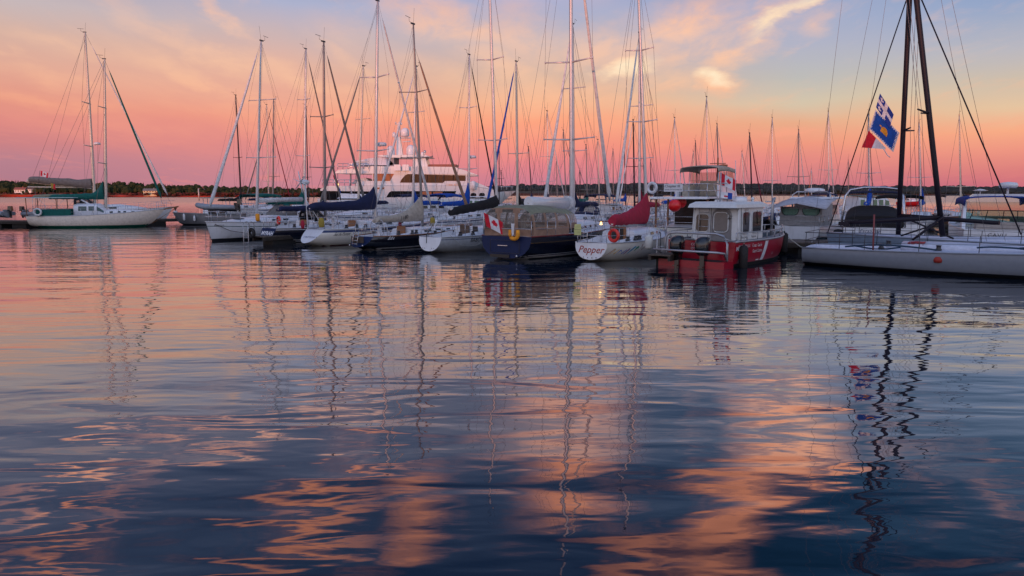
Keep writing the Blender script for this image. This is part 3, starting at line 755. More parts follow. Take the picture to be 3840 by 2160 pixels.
def flag(label, p, hoist, fly, nx, ny, fn, mats, wave=.12, seed=0, group=None, droop=0., poly=None):
    p, hoist, fly = Vector(p), Vector(hoist), Vector(fly); nn = hoist.cross(fly).normalized(); mb = MB(); vs = []; fs = []; ms = []
    for j in range(ny+1):
        for i in range(nx+1):
            u, v = i/nx, j/ny
            q = p+hoist*v+fly*u+nn*(wave*fly.length*u*sin(u*7+v*1.5+seed))+Vector((0, 0, -droop*u*u*fly.length))
            vs.append(q)
    o = MB(); o.add(vs, [(j*(nx+1)+i, j*(nx+1)+i+1, (j+1)*(nx+1)+i+1, (j+1)*(nx+1)+i) for j in range(ny) for i in range(nx) if fn((i+.5)/nx, (j+.5)/ny) is not None])
    k = 0
    for j in range(ny):
        for i in range(nx):
            c = fn((i+.5)/nx, (j+.5)/ny)
            if c is not None: o.m[k] = c; o.sm[k] = True; k += 1
    ob = o.build('flag', mats); return tag(ob, label, 'flag', group)
FR, FW, FB = cloth('flag_red', (.62, .01, .03), .2), cloth('flag_white', (.75, .73, .75), .2), cloth('flag_blue', (.01, .06, .33), .2)
LEAF = [(0,1),(.12,.72),(.3,.82),(.24,.42),(.42,.58),(.48,.46),(.72,.5),(.62,.3),(.72,.22),(.36,-.06),(.42,-.2),(.04,-.14),(.04,-.42),(-.04,-.42),(-.04,-.14),(-.42,-.2),(-.36,-.06),(-.72,.22),(-.62,.3),(-.72,.5),(-.48,.46),(-.42,.58),(-.24,.42),(-.3,.82),(-.12,.72)]
def inpoly(x, y, P_):
    c = False; j = len(P_)-1
    for i in range(len(P_)):
        if (P_[i][1] > y) != (P_[j][1] > y) and x < (P_[j][0]-P_[i][0])*(y-P_[i][1])/(P_[j][1]-P_[i][1])+P_[i][0]: c = not c
        j = i
    return c
def maple(u, v):   # v = 0 at the top of the hoist
    if u < .25 or u > .75: return 0
    return 0 if inpoly((u-.5)*4.4, (.46-v)*2.3+.25, LEAF) else 1
def cyl_fender(p, label, r=.12, ln=.6, m=None, group=None, rope=None, tilt=0):
    mb = MB(); mb.lathe((0, 0, 0), [(.02, -ln/2), (r*.6, -ln/2+.02), (r, -ln/2+.1), (r, ln/2-.1), (r*.6, ln/2-.02), (.03, ln/2), (.03, ln/2+.06)], 12)
    mb.tube([(0, 0, ln/2), (0, 0, ln/2+.35)], .012, 4, 1)
    o = mb.build('fender', [m or GEL, ROPE]); o.location = p; o.rotation_euler = (tilt, 0, 0); return tag(o, label, 'fender', group)
def W(root, p): return MW(root) @ Vector(p)
SEG = []
def reg(root, h):
    a = MW(root) @ Vector((0, 0, 0)); b = MW(root) @ Vector((h.L, 0, 0)); SEG.append((root['label'], a, b, h.B))

def _sd(a1, a2, b1, b2):
    return min((a1.lerp(a2, i/12)-b1.lerp(b2, j/12)).length for i in range(13) for j in range(13))
def free_D(px, D, hd, L_, B, back):
    """nearest berth along the line of sight that no other boat fills"""
    for k in range(81):
        d = D+((k+1)//2)*.8*(1 if k % 2 else -1); rz = R(hd); c = Vector(((px-1920)/F*d, d, 0)); a = c-Vector((cos(rz), sin(rz), 0))*back; b = a+Vector((cos(rz), sin(rz), 0))*L_
        if all(_sd(a, b, q[1], q[2]) > (B+q[3])/2+.15 for q in SEG): return d
    return D
HD = 58.0
def tb_for(h, root, px, z=1.2, lo=.25, hi=.8):
    best = min(range(101), key=lambda i: abs(proj(W(root, (h.L*(lo+(hi-lo)*i/100), 0, z)))[0]-px)); return lo+(hi-lo)*best/100
def mtop(root, h, t, px, py):
    b = W(root, (h.L*t, 0, 1)); return at(px, py, b.y)
def basic(name, label, px, D, hd, h, top, boot=None, anti=None, transom=None, cove=None, covez=(.1, .16), bz=(.03, .11), second=None, cock=(.06, .34), edge=None, group='sailboats moored in the front row', cat='sailboat', deck=None):
    loc, rz = place(px, D, hd); root = thing(name, label, cat, loc, rz, group)
    hull_mesh(h, root, top, boot or BOOT, anti or ANTI, transom, cove, covez, bz=bz, second=second)
    deck_mesh(h, root, deck, cock, edge=edge); reg(root, h); return root
FG = 'sailboats moored in the front row'
# ---- white sloop pointing left
h = Hull(10.4, 3.5, 1.0, 1.2, ws=.78, zb=-.12, brake=.45, d=.5)
bow = gnd(797, 905); rz = R(248); loc = bow-Vector((cos(rz)*(h.L-.45), sin(rz)*(h.L-.45), 0))
A = thing('sailboat', 'white sloop with a thin green stripe, its bow towards open water beside the ladder', 'sailboat', loc, rz, FG)
hull_mesh(h, A, GEL, BOOT, ANTI, GEL, STRG, (.24, .28), bz=(.03, .15)); deck_mesh(h, A); reg(A, h)
cb, _, _ = cabin(h, A, .28, .84, .42, .62, .34, wins=((.40, .46, .35, .6), (.52, .56, .35, .6), (.66, .69, .3, .55)))
hatch(h, A, .74, .15); cockpit(h, A); winches(h, A); wheel(h, A)
rails(h, A, n=5); tb = tb_for(h, A, 962)
rg = rig(A, h, tb, mtop(A, h, tb, 979, 154), (.36, .68), .105, jib=CWHT, jr=.10, boom=4.6, boomz=1.35, radar=None)
MB().tube([rg['boom'][0], rg['boom'][1]], .16, 10).build('sail_cover', CWHT, A)
dodger(h, A, .30, .44, h.sheer(.35)+.35, .75, .5, CGREY, VINYL)
side_text(h, A, 'PEI 15012', .13, .965, .92, BLK, 1)
o = MB().tube([h.pt(.96, 1.05, 1, .02), h.pt(.90, .62, 1, .25), h.pt(.80, .40, 1, .5), h.pt(.70, .32, 1, .7), h.pt(.6, .3, 1, .8)], .02, 5).build('mooring_line', WIRED, A)
# ---- navy sloop with raked transom
h = Hull(8.7, 3.0, .88, 1.0, ws=.42, zs=.22, srake=.38, zb=-.02, d=.4, full=.55)
Bt = basic('sailboat', 'navy sloop with white lettering on its small blue raked transom', 992, 39.6, HD, h, NAVY, STRW, ANTI, NAVT, STRW, (.07, .10), bz=(.05, .12), second=1)
cabin(h, Bt, .34, .78, .38, .55, .2, wins=((.45, .5, .35, .65), (.55, .6, .35, .65))); cockpit(h, Bt); winches(h, Bt); rails(h, Bt, n=5)
MB().box((h.L*.335, -.02, 1.0), (.03, .75, .6)).build('companionway', TEAK, Bt)
tb = tb_for(h, Bt, 1218); rg = rig(Bt, h, tb, mtop(Bt, h, tb, 1214, 158), (.32, .6), .11, m=ALUD, jib=CGREY, jr=.09, boom=3.6, boomz=1.0)
sailcover(Bt, rg['boom'][0], rg['boom'][1], .38, .2, CNAVY, .3)
dodger(h, Bt, .36, .50, h.sheer(.35)+.25, .85, .48, CBLK, VINYL); hatch(h, Bt, .7)
transom_text(h, Bt, 'MYRAH', .30, .50, .50, STRW, bold=.012); transom_text(h, Bt, 'ST JOHN', .12, .28, .34, STRW)
# ---- white sloop with blue sheer stripe
h = Hull(11.4, 3.5, .92, 1.15, ws=.40, zs=.20, srake=.85, zb=.0, d=.5, full=.55)
Ct = basic('sailboat', 'long white sloop with a dark blue sheer stripe, red waterline and navy sail cover', 1140, 37.2, HD, h, GELW, ANTIR, ANTIR, GEL, STRB, (.04, .17), bz=(.0, .05))
cabin(h, Ct, .33, .8, .36, .58, .22, wins=((.40, .45, .4, .65), (.48, .53, .4, .65), (.58, .62, .4, .65))); cockpit(h, Ct, .1); winches(h, Ct, (.17, .24, .3)); rails(h, Ct, n=7); wheel(h, Ct, .15)
MB().box((h.L*.325, .1, 1.05), (.03, .65, .55)).build('companionway', TEAK, Ct)
tb = tb_for(h, Ct, 1405); rg = rig(Ct, h, tb, mtop(Ct, h, tb, 1417, 5), (.34, .67), .125, jib=CWHT, jr=.085, radar=.365, boom=5.1, boomz=1.05)
sailcover(Ct, rg['boom'][0], rg['boom'][1], .62, .24, CNAVY, .75, .3, 2, hoff=.1, droop=.06)
transom_text(h, Ct, 'CHARLOTTETOWN, PE', .10, .42, .48, STRB); side_text(h, Ct, 'Seas the Moment', .25, .2, .5, BLK, px=(1249, 1312, 884), shear=.25)
g = MB(); g.tube([(.6, .35, .9), (.55, .33, 3.45)], .035, 8).tube([(.6, .35, 2.5), (1.4, .7, .95)], .018, 5).tube([(.6, .35, 2.5), (1.2, -.3, .95)], .018, 5).lathe((.5, .33, 3.5), [(.02, -.25), (.12, -.2), (.14, .1), (.09, .28), (.02, .3)], 12, 0, 'x')
wg = g.build('wind_generator', GEL, Ct)
for k in range(6):
    a = pi*k/3+.3; q = MB(); q.tube([(.22, .33, 3.5), (.22, .33+cos(a)*.25, 3.5+sin(a)*.25), (.20, .33+cos(a)*.62, 3.5+sin(a)*.62)], [.05, .055, .02], 4, sy=.4); q.build('blade', GEL, wg)
# ---- black sloop with beige cover
h = Hull(10.2, 3.2, .70, .98, ws=.42, zs=.16, srake=.55, zb=-.03, d=.4)
Dt = basic('sailboat', 'black racing sloop with scooped open transom and beige sail cover', 1335, 34.7, HD, h, BLACKH, STRW, ANTI, NAVT, None, bz=(.04, .10), cock=(.0, .34), edge=TEAK)
cabin(h, Dt, .35, .82, .26, .56, .3, wins=((.43, .49, .3, .7), (.53, .58, .3, .7), (.63, .67, .3, .7))); cockpit(h, Dt, .02, .34, .14); winches(h, Dt, (.2, .3, .33)); rails(h, Dt, n=7, ht=.58); wheel(h, Dt, .13, .5, .6)
MB().box((h.L*.345, .05, .9), (.03, .6, .42)).build('companionway', TEAK, Dt)
tb = tb_for(h, Dt, 1584); rg = rig(Dt, h, tb, mtop(Dt, h, tb, 1550, 92), (.36, .68), .09, m=ALUD, jib=CTAN, jr=.095, jf=.9, boom=3.9, boomz=.62)
_, sc = sailcover(Dt, rg['boom'][0], rg['boom'][1], .46, .2, CBEI, .9, .6, 5, ends=.4, hoff=.05)
ba, bf = rg['boom']
def fcov(u, v):
    i = 17+u/(bf-ba).length*36; i0 = int(i); p = sc[min(36, i0)][0].lerp(sc[min(36, i0+1)][0], i-i0)
    return Vector((ba.x+(bf.x-ba.x)*i/36, min(q.y for q in sc[min(36, i0)])-.02, p.z-.10+v))
text_map('J 180', .30, fcov, 'lettering', BLK, Dt, shear=.15)
side_text(h, Dt, 'Babe', .26, .38, .40, STRW, px=(1453, 1477, 900), shear=.3)
q = MB()
for sg in (-1, 1): q.tube([(.15, .1+sg*.17, 1.0), (-.02, .1+sg*.17, .25)], .016, 5)
for k in range(4): q.tube([(.1-.035*k, -.07, .85-.17*k), (.1-.035*k, .27, .85-.17*k)], .016, 5)
q.build('boarding_ladder', STEEL, Dt)
MB().box((.12, 0, .55), (.03, .85, .32), 0).build('transom_opening', BLK, Dt)
for y in (-.45, .45): MB().lathe((-.02, y, .27), [(.001, -.02), (.045, -.01), (.045, .02), (.001, .03)], 10, 0, 'x').build('drain', STEEL, Dt)
# ---- grey-white racer with round white transom
h = Hull(9.2, 2.95, .78, 1.0, ws=.46, zs=.10, srake=.16, zb=-.08, d=.38, full=.5)
Et = basic('sailboat', 'pale grey sloop with a blank rounded white transom and black sail cover', 1606, 33.1, HD, h, mat('gel_grey', (.50, .52, .54), .3, dirt=.08), STRW, BOOT, GEL, STRB, (.10, .13), bz=(.0, .02))
cabin(h, Et, .34, .8, .34, .56, .24, wins=((.44, .48, .35, .65), (.53, .57, .35, .65))); cockpit(h, Et); winches(h, Et); rails(h, Et, n=6, ht=.66)
MB().box((h.L*.335, .05, 1.0), (.03, .6, .5)).build('companionway', mat('door_brown', (.10, .06, .04), .5), Et)
MB().box((h.L*.335, -.62, 1.02), (.04, .3, .36)).build('instrument_panel', BLK, Et)
tb = tb_for(h, Et, 1866); rg = rig(Et, h, tb, mtop(Et, h, tb, 1832, -187), (.33, .62), .10, jib=None, boom=4.3, boomz=1.15)
sailcover(Et, rg['boom'][0]+Vector((0, 0, -.15)), rg['boom'][1]+Vector((0, 0, .25)), .55, .2, CBLK, .15, .3, 3, ends=.75)
side_text(h, Et, 'BABOO', .30, .30, .46, WINCH, px=(1763, 1812, 908), shear=.25)
for y, z in ((-.35, .26), (-.22, .25), (.22, .25), (.35, .26)): MB().lathe((-.03, y, z), [(.001, -.01), (.02, 0), (.001, .012)], 8, 0, 'x').build('drain', BLK, Et)
MB().tube([(-.05, .05, .95), (-.08, .05, .5)], .02, 5).tube([(.0, .05, .95), (.5, .1, 1.35)], .018, 5).build('tiller', BLK, Et)
sub = MB(); sub.tube([h.pt(.05, .9, -1, .02), h.pt(.12, .35, -1, .18), h.pt(.22, .3, -1, .2), h.pt(.33, .55, -1, .05)], .010, 4); sub.build('mooring_line', ROPE, Et)
# ---- navy cruiser with canvas enclosure
h = Hull(11.6, 3.9, 1.02, 1.3, ws=.66, zs=.05, srake=.12, zb=-.1, d=.55, full=.42)
Nt = basic('sailboat', 'large dark blue cruising sailboat with tan canvas and clear window enclosure over its cockpit', 1893, 29.9, HD, h, NAVY, STRW, BOOT, NAVT, mat('cove_gold', (.35, .2, .04), .4), (.26, .285), bz=(.05, .13), second=1, edge=mat('toe_red', (.2, .02, .02), .5))
cabin(h, Nt, .30, .82, .46, .62, .25, wins=((.36, .39, .35, .6), (.42, .45, .35, .6), (.48, .50, .35, .6), (.53, .55, .35, .6), (.58, .60, .35, .6))); rails(h, Nt, n=8, ht=.66); winches(h, Nt, (.3, .34))
tb = tb_for(h, Nt, 2143); rg = rig(Nt, h, tb, mtop(Nt, h, tb, 2140, -430), (.27, .5, .74), .13, jib=CWHT, jr=.105, boom=4.4, boomz=1.28, bow=None)
aft, fwd = rg['boom']
q = MB(); q.tube([aft, aft+Vector((.02, 0, 0)), fwd+Vector((-.45, 0, 0))], [.24, .25, .25], 14, sy=1.15); q.build('boom_cover', GEL, Nt)
MB().tube([fwd+Vector((-.5, 0, 0)), fwd+Vector((.05, 0, 0))], [.3, .27], 12, sy=1.2).build('sail_cover', CWHT, Nt)
MB().tube([rg['base']+Vector((.0, 0, .2)), fwd+Vector((-1.5, 0, -.1))], .04, 6).build('boom_vang', ALU, Nt)
# enclosure
ex0, ex1, eb, et = .25, 3.35, .98, 2.32
def encl(root, x0, x1, w0, w1, zb, zt, name, nwin, rake=.0, aftwall=True, skirt=.26):
    K_ = 24; n = 16
    def P(u, k, off=0.):
        x = x0+(x1-x0)*u; w_ = w0+(w1-w0)*u; zz = zt-.28*max(0, u-.55)**1.5*1.6-.10*max(0, .12-u)/.12
        a = pi*k/K_; c, s_ = cos(a), sin(a); return Vector((x+rake*(s_**.5)*(u > .9), (w_+off)*(abs(c)**.46)*(1 if c > 0 else -1), zb+(zz-zb+off)*(s_**.56 if s_ > 0 else 0)))
    mb = MB(); mb.loft([[P(i/n, k) for k in range(K_+1)] for i in range(n+1)], 0, False, False, False, True)
    for i in range(n):
        for k in range(K_):
            z = (P((i+.5)/n, k).z+P((i+.5)/n, k+1).z)/2; f = (z-zb)/(zt-zb)
            j = min(k, K_-1-k)
            mi = 0
            if j < 1: mi = 2
            if 1 <= j < 5: mi = 1
            if mi == 1 and i in (0, 5, 10, 15): mi = 3
            mb.m[i*K_+k] = mi
    # one tall first step: split skirt
    ob = mb.build(name, [CSAGE, VINYL, CTAN, CTAN], root)
    if aftwall:
        aw = MB(); ring = [P(0, k) for k in range(K_+1)]; ctr = []
        cols = 28; rows = 16; vs = []; fs = []; ms = []
        def edge(y):
            y = max(-.999, min(.999, y/w0)); c = abs(y)**(1/.46); return zb+(zt-.1-zb)*(max(0, 1-c*c)**.5)**.56
        for j in range(rows+1):
            for i in range(cols+1):
                y = -w0+2*w0*i/cols; vs.append(Vector((x0-.02-.05*sin(pi*j/rows), y, min(zb+(zt-zb)*j/rows, edge(y)))))
        for j in range(rows):
            for i in range(cols):
                f = (j+.5)/rows; q_ = (i+.5)/cols*nwin % 1.
                inwin = skirt < f < .88 and .1 < q_ < .9 and not (f > .78 and (q_ < .2 or q_ > .8)); ms.append(1 if inwin else (2 if f < skirt else 3)); fs.append((j*(cols+1)+i, j*(cols+1)+i+1, (j+1)*(cols+1)+i+1, (j+1)*(cols+1)+i))
        keep = [k for k, f in enumerate(fs) if abs(vs[f[0]].z-vs[f[3]].z) > 1e-3 or abs(vs[f[1]].z-vs[f[2]].z) > 1e-3]
        o_ = len(aw.v); aw.v += [tuple(v) for v in vs]
        for k in keep: aw.f.append(fs[k]); aw.m.append(ms[k]); aw.sm.append(False)
        aw.build('aft_panel', [CSAGE, VINYL, CTAN, CTAN], ob)
    return ob
encl(Nt, .28, 3.3, 1.28, 1.45, 1.0, 2.36, 'cockpit_enclosure', 3)
encl(Nt, 3.55, 4.7, 1.4, 1.15, 1.2, 2.18, 'dodger', 2, .0, True, .3)
MB().box((1.9, 0, 1.05), (2.6, 1.5, .5)).tube([(1.2, 0, 1.3), (1.2, 0, 1.75)], .05, 6).build('cockpit_seats', mat('upholstery', (.14, .12, .12), .8), Nt)
wheel(h, Nt, .12, .55, 1.0)
g = MB()
for (y0, y1, z0, z1) in ((-.75, .75, .30, .34), (-.75, .75, .86, .88)):
    g.box((-.02, 0, (z0+z1)/2-.02), (.02, y1-y0, .012))
for y in (-.75, .75): g.box((-.02, y, .58), (.02, .012, .56))
g.build('stern_locker_door', BLK, Nt)
MB().box((-.03, .1, .62), (.03, .5, .025)).build('locker_handle', STEEL, Nt)
MB().box((-.03, .25, .16), (.03, 1.0, .14)).build('step_recess', BLK, Nt)
MB().lathe((-.04, -.62, .18), [(.001, -.02), (.05, -.01), (.05, .02), (.001, .03)], 10, 0, 'x').build('exhaust', STEEL, Nt)
# ---- small white racer with painted name
h = Hull(8.1, 3.0, .80, 1.0, ws=.50, zs=.08, srake=.10, zb=-.06, d=.38, full=.5)
Pt = basic('sailboat', 'white sloop with a red painted name and rainbow brush strokes along its side', 2213, 28.9, HD-2, h, GELW, GELW, BOOT, GEL, None, bz=(.0, .02))
cb, sidef, _ = cabin(h, Pt, .34, .80, .42, .58, .13, wins=((.56, .61, .4, .68), (.65, .69, .4, .68), (.74, .755, .4, .68))); cockpit(h, Pt); winches(h, Pt, (.22, .3, .34)); rails(h, Pt, n=5, ht=.62); hatch(h, Pt, .7, .3)
MB().box((h.L*.335, .0, 1.08), (.04, .8, .62)).build('companionway', TEAK, Pt); MB().box((h.L*.33, .0, 1.08), (.04, .55, .5)).build('companionway_opening', BLK, Pt)
tb = tb_for(h, Pt, 2427); rg = rig(Pt, h, tb, mtop(Pt, h, tb, 2391, -150), (.42, .68), .095, jib=None, boom=4.0, boomz=.55)
sailcover(Pt, rg['boom'][0], rg['boom'][1], .66, .2, CRED, .80, .72, 7, ends=.8, hoff=.14)
transom_text(h, Pt, 'Pepper', .42, .60, .38, mat('paint_red', (.35, .03, .02), .4), shear=.3, bold=.004)
def brush(name, pts, wd, c):
    mb = MB(); secs = []; pts = [(t_at(h, Pt, 2262+(t-.19)/.57*158, .12+z*.95), .12+z*.95) for t, z in pts]; pts = [(t, z) for t, z in pts]
    for i, (t, z) in enumerate(pts):
        t2, z2 = pts[min(i+1, len(pts)-1)]; t1, z1 = pts[max(i-1, 0)]; dt, dz = (t2-t1)*h.L, z2-z1; l_ = sqrt(dt*dt+dz*dz) or 1
        w_ = wd*(.5+.5*sin(pi*(i+.4)/len(pts))); a = h.pt(t-(-dz/l_)*w_/h.L*-1*-1, z+dt/l_*w_, -1, .009); b = h.pt(t+(-dz/l_)*w_/h.L*-1, z-dt/l_*w_, -1, .009); secs.append([a, b])
    return mb.loft(secs, 0, False, False, False).build('brush_stroke', mat('paint_'+name, c, .4), Pt)
brush('maroon', [(.19, .12), (.24, .22), (.29, .33), (.34, .45)], .02, (.3, .02, .05)); brush('yellow', [(.26, .2), (.31, .33), (.36, .46), (.345, .34), (.33, .22), (.37, .32), (.41, .42)], .028, (.7, .42, .02))
brush('blue', [(.345, .14), (.38, .26), (.43, .38), (.445, .30), (.43, .2), (.47, .3), (.51, .38)], .028, (.02, .12, .5)); brush('purple', [(.45, .17), (.49, .27), (.55, .42)], .04, (.2, .02, .22)); brush('cyan', [(.50, .18), (.56, .34), (.63, .5)], .05, (.02, .3, .5)); brush('leaf', [(.60, .3), (.64, .42), (.67, .48)], .05, (.02, .25, .15))
brush('red', [(.60, .02), (.66, .25), (.73, .58), (.70, .3), (.76, .48), (.73, .28)], .02, (.4, .02, .04))
q = MB()
for sg in (-1, 1): q.tube([(.0, .35+sg*.2, 1.45), (-.05, .35+sg*.24, .8)], .018, 5)
for k in range(4): q.tube([(0-.01*k, .12, 1.4-.16*k), (0-.01*k, .58, 1.4-.16*k)], .016, 5)
q.build('boarding_ladder', STEEL, Pt)
for i in range(6): MB().lathe((-.02, -.5+i*.2, .17+abs(i-2.5)*.012), [(.001, -.01), (.022, 0), (.001, .012)], 8, 0, 'x').build('drain', BLK, Pt)
# gear of the front row: each its own thing
ORG, ORGR, YEL = mat('foam_orange', (.85, .33, .02), .7, bump=.3), mat('ring_red', (.75, .03, .02), .45, coat=.3), mat('bag_yellow', (.34, .25, .04), .8, bump=.4)
def on(root, h, x, y, z): return W(root, (x, y, z))
RM = (Matrix.Rotation(R(HD), 3, 'Z') @ Matrix.Rotation(pi/2, 3, 'Y'))
lifebuoy(W(Bt, (.45, -.75, 1.35)), 'red ring buoy on the stern rail of the navy sloop with a raked transom', [ORGR, ROPE], .20, .065, Matrix.Rotation(R(-20), 3, 'Z') @ RM, lambda u: 1 if (u*4 % 1) < .08 else 0)
o = MB().lathe((0, 0, 0), [(.02, -.23), (.09, -.22), (.12, -.16), (.12, .15), (.09, .2), (.03, .22)], 12).build('rescue_float', ORG); o.location = W(Bt, (.3, .9, 1.5)); tag(o, 'upright orange float bag on the stern rail above the lettered blue transom', 'rescue float')
lifebuoy(W(Pt, (.5, -.85, 1.12)), 'bright red ring buoy on the stern rail below the red sail cover', [ORGR, ROPE], .23, .07, Matrix.Rotation(R(-12), 3, 'Z') @ RM, lambda u: 0)
# horseshoe buoy
c = W(Nt, (-.12, -.55, 1.1)); M = Matrix.Rotation(R(HD-90), 3, 'Z'); mb = MB(); pts = [(-.19, .22)]+[(-.19*cos(pi*i/10), .02-.19*sin(pi*i/10)) for i in range(11)]+[(.19, .22)]
mb.tube([c+M @ Vector((a, 0, b)) for a, b in pts], [.075]+[.09]*11+[.075], 10)
o = mb.build('horseshoe_buoy', ORG); tag(o, 'orange horseshoe buoy hanging on the stern rail of the canvas enclosed blue boat', 'life buoy')
q = MB(); a = [c+M @ Vector(v) for v in ((-.08, -.12, .50), (.08, -.12, .50), (.05, -.13, .02), (-.03, -.13, -.04))]; b = [p+M @ Vector((0, .03, 0)) for p in a]
q.loft([a, b], 0, sm=False).build('strap', STRW, o)
for (rt, px_, py_, lab) in ((Ct, 1205, 835, 'faded yellow rescue bag on the stern rail over the long white sloop'), (Et, 1622, 828, 'yellow rescue pouch on the stern rail of the pale grey sloop')):
    p = at(px_, py_, rt.location.y+.4); mb = MB(); mb.lathe((0, 0, 0), [(.05, -.34), (.17, -.32), (.2, -.1), (.19, .15), (.15, .3), (.04, .34)], 12); o = mb.build('rescue_bag', YEL); o.location = p; o.scale = (.85, .5, .78) if rt is Ct else (.62, .4, .5); tag(o, lab, 'rescue bag')
p = at(2166, 862, 29.1); o = MB().box((0, 0, .2), (.34, .2, .34), 0, tap=.92).box((0, 0, -.16), (.34, .2, .34), 0, tap=1.05).box((0, 0, .02), (.30, .18, .04), 1).build('rescue_box', [mat('box_yellow', (.55, .55, .22), .6), BLK]); o.location = p; o.scale = (.85, .7, .66); tag(o, 'pale yellow two part rescue box between the blue boat and the white sloop', 'rescue box')
MB().tube([(0, 0, -.33), (0, 0, -.6)], .015, 5).build('bracket', STEEL, o)
# red lifejackets / bundles
for (px_, py_, D, s_, lab, m_) in ((1135, 842, 37.6, .19, 'red cloth bundle tied on the stern rail left of the yellow bag', CRED), (1500, 842, 38.5, .17, 'dark red rope bag beside the companionway of the black sloop', CMAR), (2632, 750, 40, .25, None, None)):
    if not lab: continue
    mb = MB(); mb.ball((0, 0, 0), s_, 0, 8, (.6, .6, 1.3)); o = mb.build('bundle', m_); o.location = at(px_, py_, D); tag(o, lab, 'bundle')
# flag of the blue cruiser
def mf_(u, v): return maple(u, v)
p = W(Nt, (-.1, 1.05, 2.05))
MB().tube([W(Nt, (-.02, 1.1, 1.1)), p+Vector((0, 0, .1))], .014, 5).build('flag_staff', STEEL).__setitem__('label', 'thin steel flag staff on the port quarter of the blue cruiser'); bpy.context.scene.collection.objects['flag_staff']['category'] = 'flag staff'
flag('red and white maple leaf flag drooping at the stern of the blue cruiser', p, (.12, .02, -.62), (.86, -.1, -.42), 44, 30, mf_, [FR, FW], .07, 1)
# ---------------------------------------------------------------- red patrol boat
CGRED = mat('patrol_red', (.36, .004, .022), .35, coat=.2, var=.08, dirt=.1)
CGW = mat('cabin_grey_white', (.68, .69, .68), .45, var=.06, dirt=.15)
ENG = mat('engine_black', (.008, .009, .011), .18, coat=.6)
RUB = mat('rubber', (.015, .013, .013), .75)
TUBE = mat('pipe_grey', (.42, .42, .44), .4, .5)
h = Hull(8.3, 3.0, 1.0, 1.04, ws=.96, tm=.35, d=.45, zs=-.35, zb=.12, full=.20, dip=.03, brake=.5)
cg = thing('patrol_boat', 'red hulled patrol boat with a grey wheelhouse and white diagonal stripe', 'patrol boat', (7.55, 27.3, 0), R(48), None)
hull_mesh(h, cg, CGRED, RUB, RUB, CGRED, bz=(.03, .14)); deck_mesh(h, cg, mat('deck_grey', (.2, .2, .21), .7), (.02, .98), .3, TUBE, .045); reg(cg, h)
sw = MB(); sw.box((-.42, 0, .02), (.84, 2.8, .5)).box((-.44, 0, -.22), (.88, 2.84, .2), 1); sw.build('swim_platform', [CGRED, RUB], cg)
# wheelhouse: walls lean in
x0, x1, zb_, zt_ = 1.2, 3.65, .7, 2.34; yb, yt = 1.02, .95
def wallp(side, u, v, off=0.):
    """aft wall: u 0 port .. 1 starboard; starboard wall: u aft..fore"""
    z = zb_+(zt_-zb_)*v
    if side == 'aft': return Vector((x0+.05*v-off, (yb+(yt-yb)*v)*(1-2*u), z))
    if side == 'stb': return Vector((x0+.05*v+(x1-x0+.12*v-.05*v)*u, -(yb+(yt-yb)*v)-off, z))
    if side == 'port': return Vector((x0+.05*v+(x1-x0+.12*v)*u, (yb+(yt-yb)*v)+off, z))
    return Vector((x1+.12*v+off, (yb+(yt-yb)*v)*(2*u-1), z))
wh = MB()
for s in ('aft', 'stb', 'port', 'front'): wh.quad(wallp(s, 0, 0), wallp(s, 1, 0), wallp(s, 1, 1), wallp(s, 0, 1))
wh.tube([wallp('aft', 1, 0), wallp('aft', 1, 1)], .035, 6).tube([wallp('aft', 0, 0), wallp('aft', 0, 1)], .035, 6)
wheelhouse = wh.build('wheelhouse', CGW, cg)
rf = MB(); r0 = [(x0-.38, -1.0), (x1+.42, -1.02), (x1+.42, 1.02), (x0-.38, 1.0)]
rf.loft([[(x, y*1.05, 2.30) for x, y in r0], [(x+(.10 if x < 2 else -.22), y*1.02, 2.44) for x, y in r0], [(x+(.3 if x < 2 else -.45), y*.86, 2.54) for x, y in r0]], 0, sm=False).build('roof', CGW, cg)
def rrect(side, u0, u1, v0, v1, off, rad=.18, n=4):
    pts = []; ru = rad*(v1-v0)*(zt_-zb_); W_ = (2.0 if side in ('aft', 'front') else x1-x0); ru_ = ru/W_; rv = ru/(zt_-zb_)
    for cx, cy, a0 in ((u1-ru_, v1-rv, 0), (u0+ru_, v1-rv, 90), (u0+ru_, v0+rv, 180), (u1-ru_, v0+rv, 270)):
        for i in range(n+1): a = R(a0+90*i/n); pts.append(wallp(side, cx+ru_*cos(a), cy+rv*sin(a), off))
    return pts
def pwin(side, u0, u1, v0, v1, name='window', m=GLAS, fr=True, par=wheelhouse):
    a = rrect(side, u0, u1, v0, v1, .012); MB().add(a, [tuple(range(len(a)))]).build(name, m, par)
    if fr: a = rrect(side, u0-.012, u1+.012, v0-.02, v1+.02, .02); MB().tube(a+[a[0]], .016, 5).build('window_frame', CGW, par)
pwin('aft', .07, .34, .38, .80); pwin('stb', .16, .42, .34, .86); pwin('stb', .54, .92, .34, .86); pwin('front', .08, .47, .4, .85); pwin('front', .53, .92, .4, .85); pwin('port', .16, .42, .34, .86); pwin('port', .54, .92, .34, .86)
q = MB(); a = rrect('aft', .42, .86, .0, .95, .01, .2); q.add(a, [tuple(range(len(a)))]); dr = q.build('door', mat('door_grey', (.20, .19, .19), .5), wheelhouse)
a = rrect('aft', .42, .86, .0, .95, .02, .2); MB().tube(a, .02, 5).build('door_frame', TUBE, dr)
a = rrect('aft', .48, .78, .38, .85, .03, .2); MB().add(a, [tuple(range(len(a)))]).build('door_window', mat('door_glass', (.10, .11, .12), .06), dr); MB().tube([(p) for p in rrect('aft', .47, .79, .37, .86, .035, .2)]+[rrect('aft', .47, .79, .37, .86, .035, .2)[0]], .022, 5).build('window_trim', CGW, dr)
MB().box(wallp('aft', .82, .72, .05), (.05, .12, .03)).build('door_handle', BLK, dr)
q = MB()
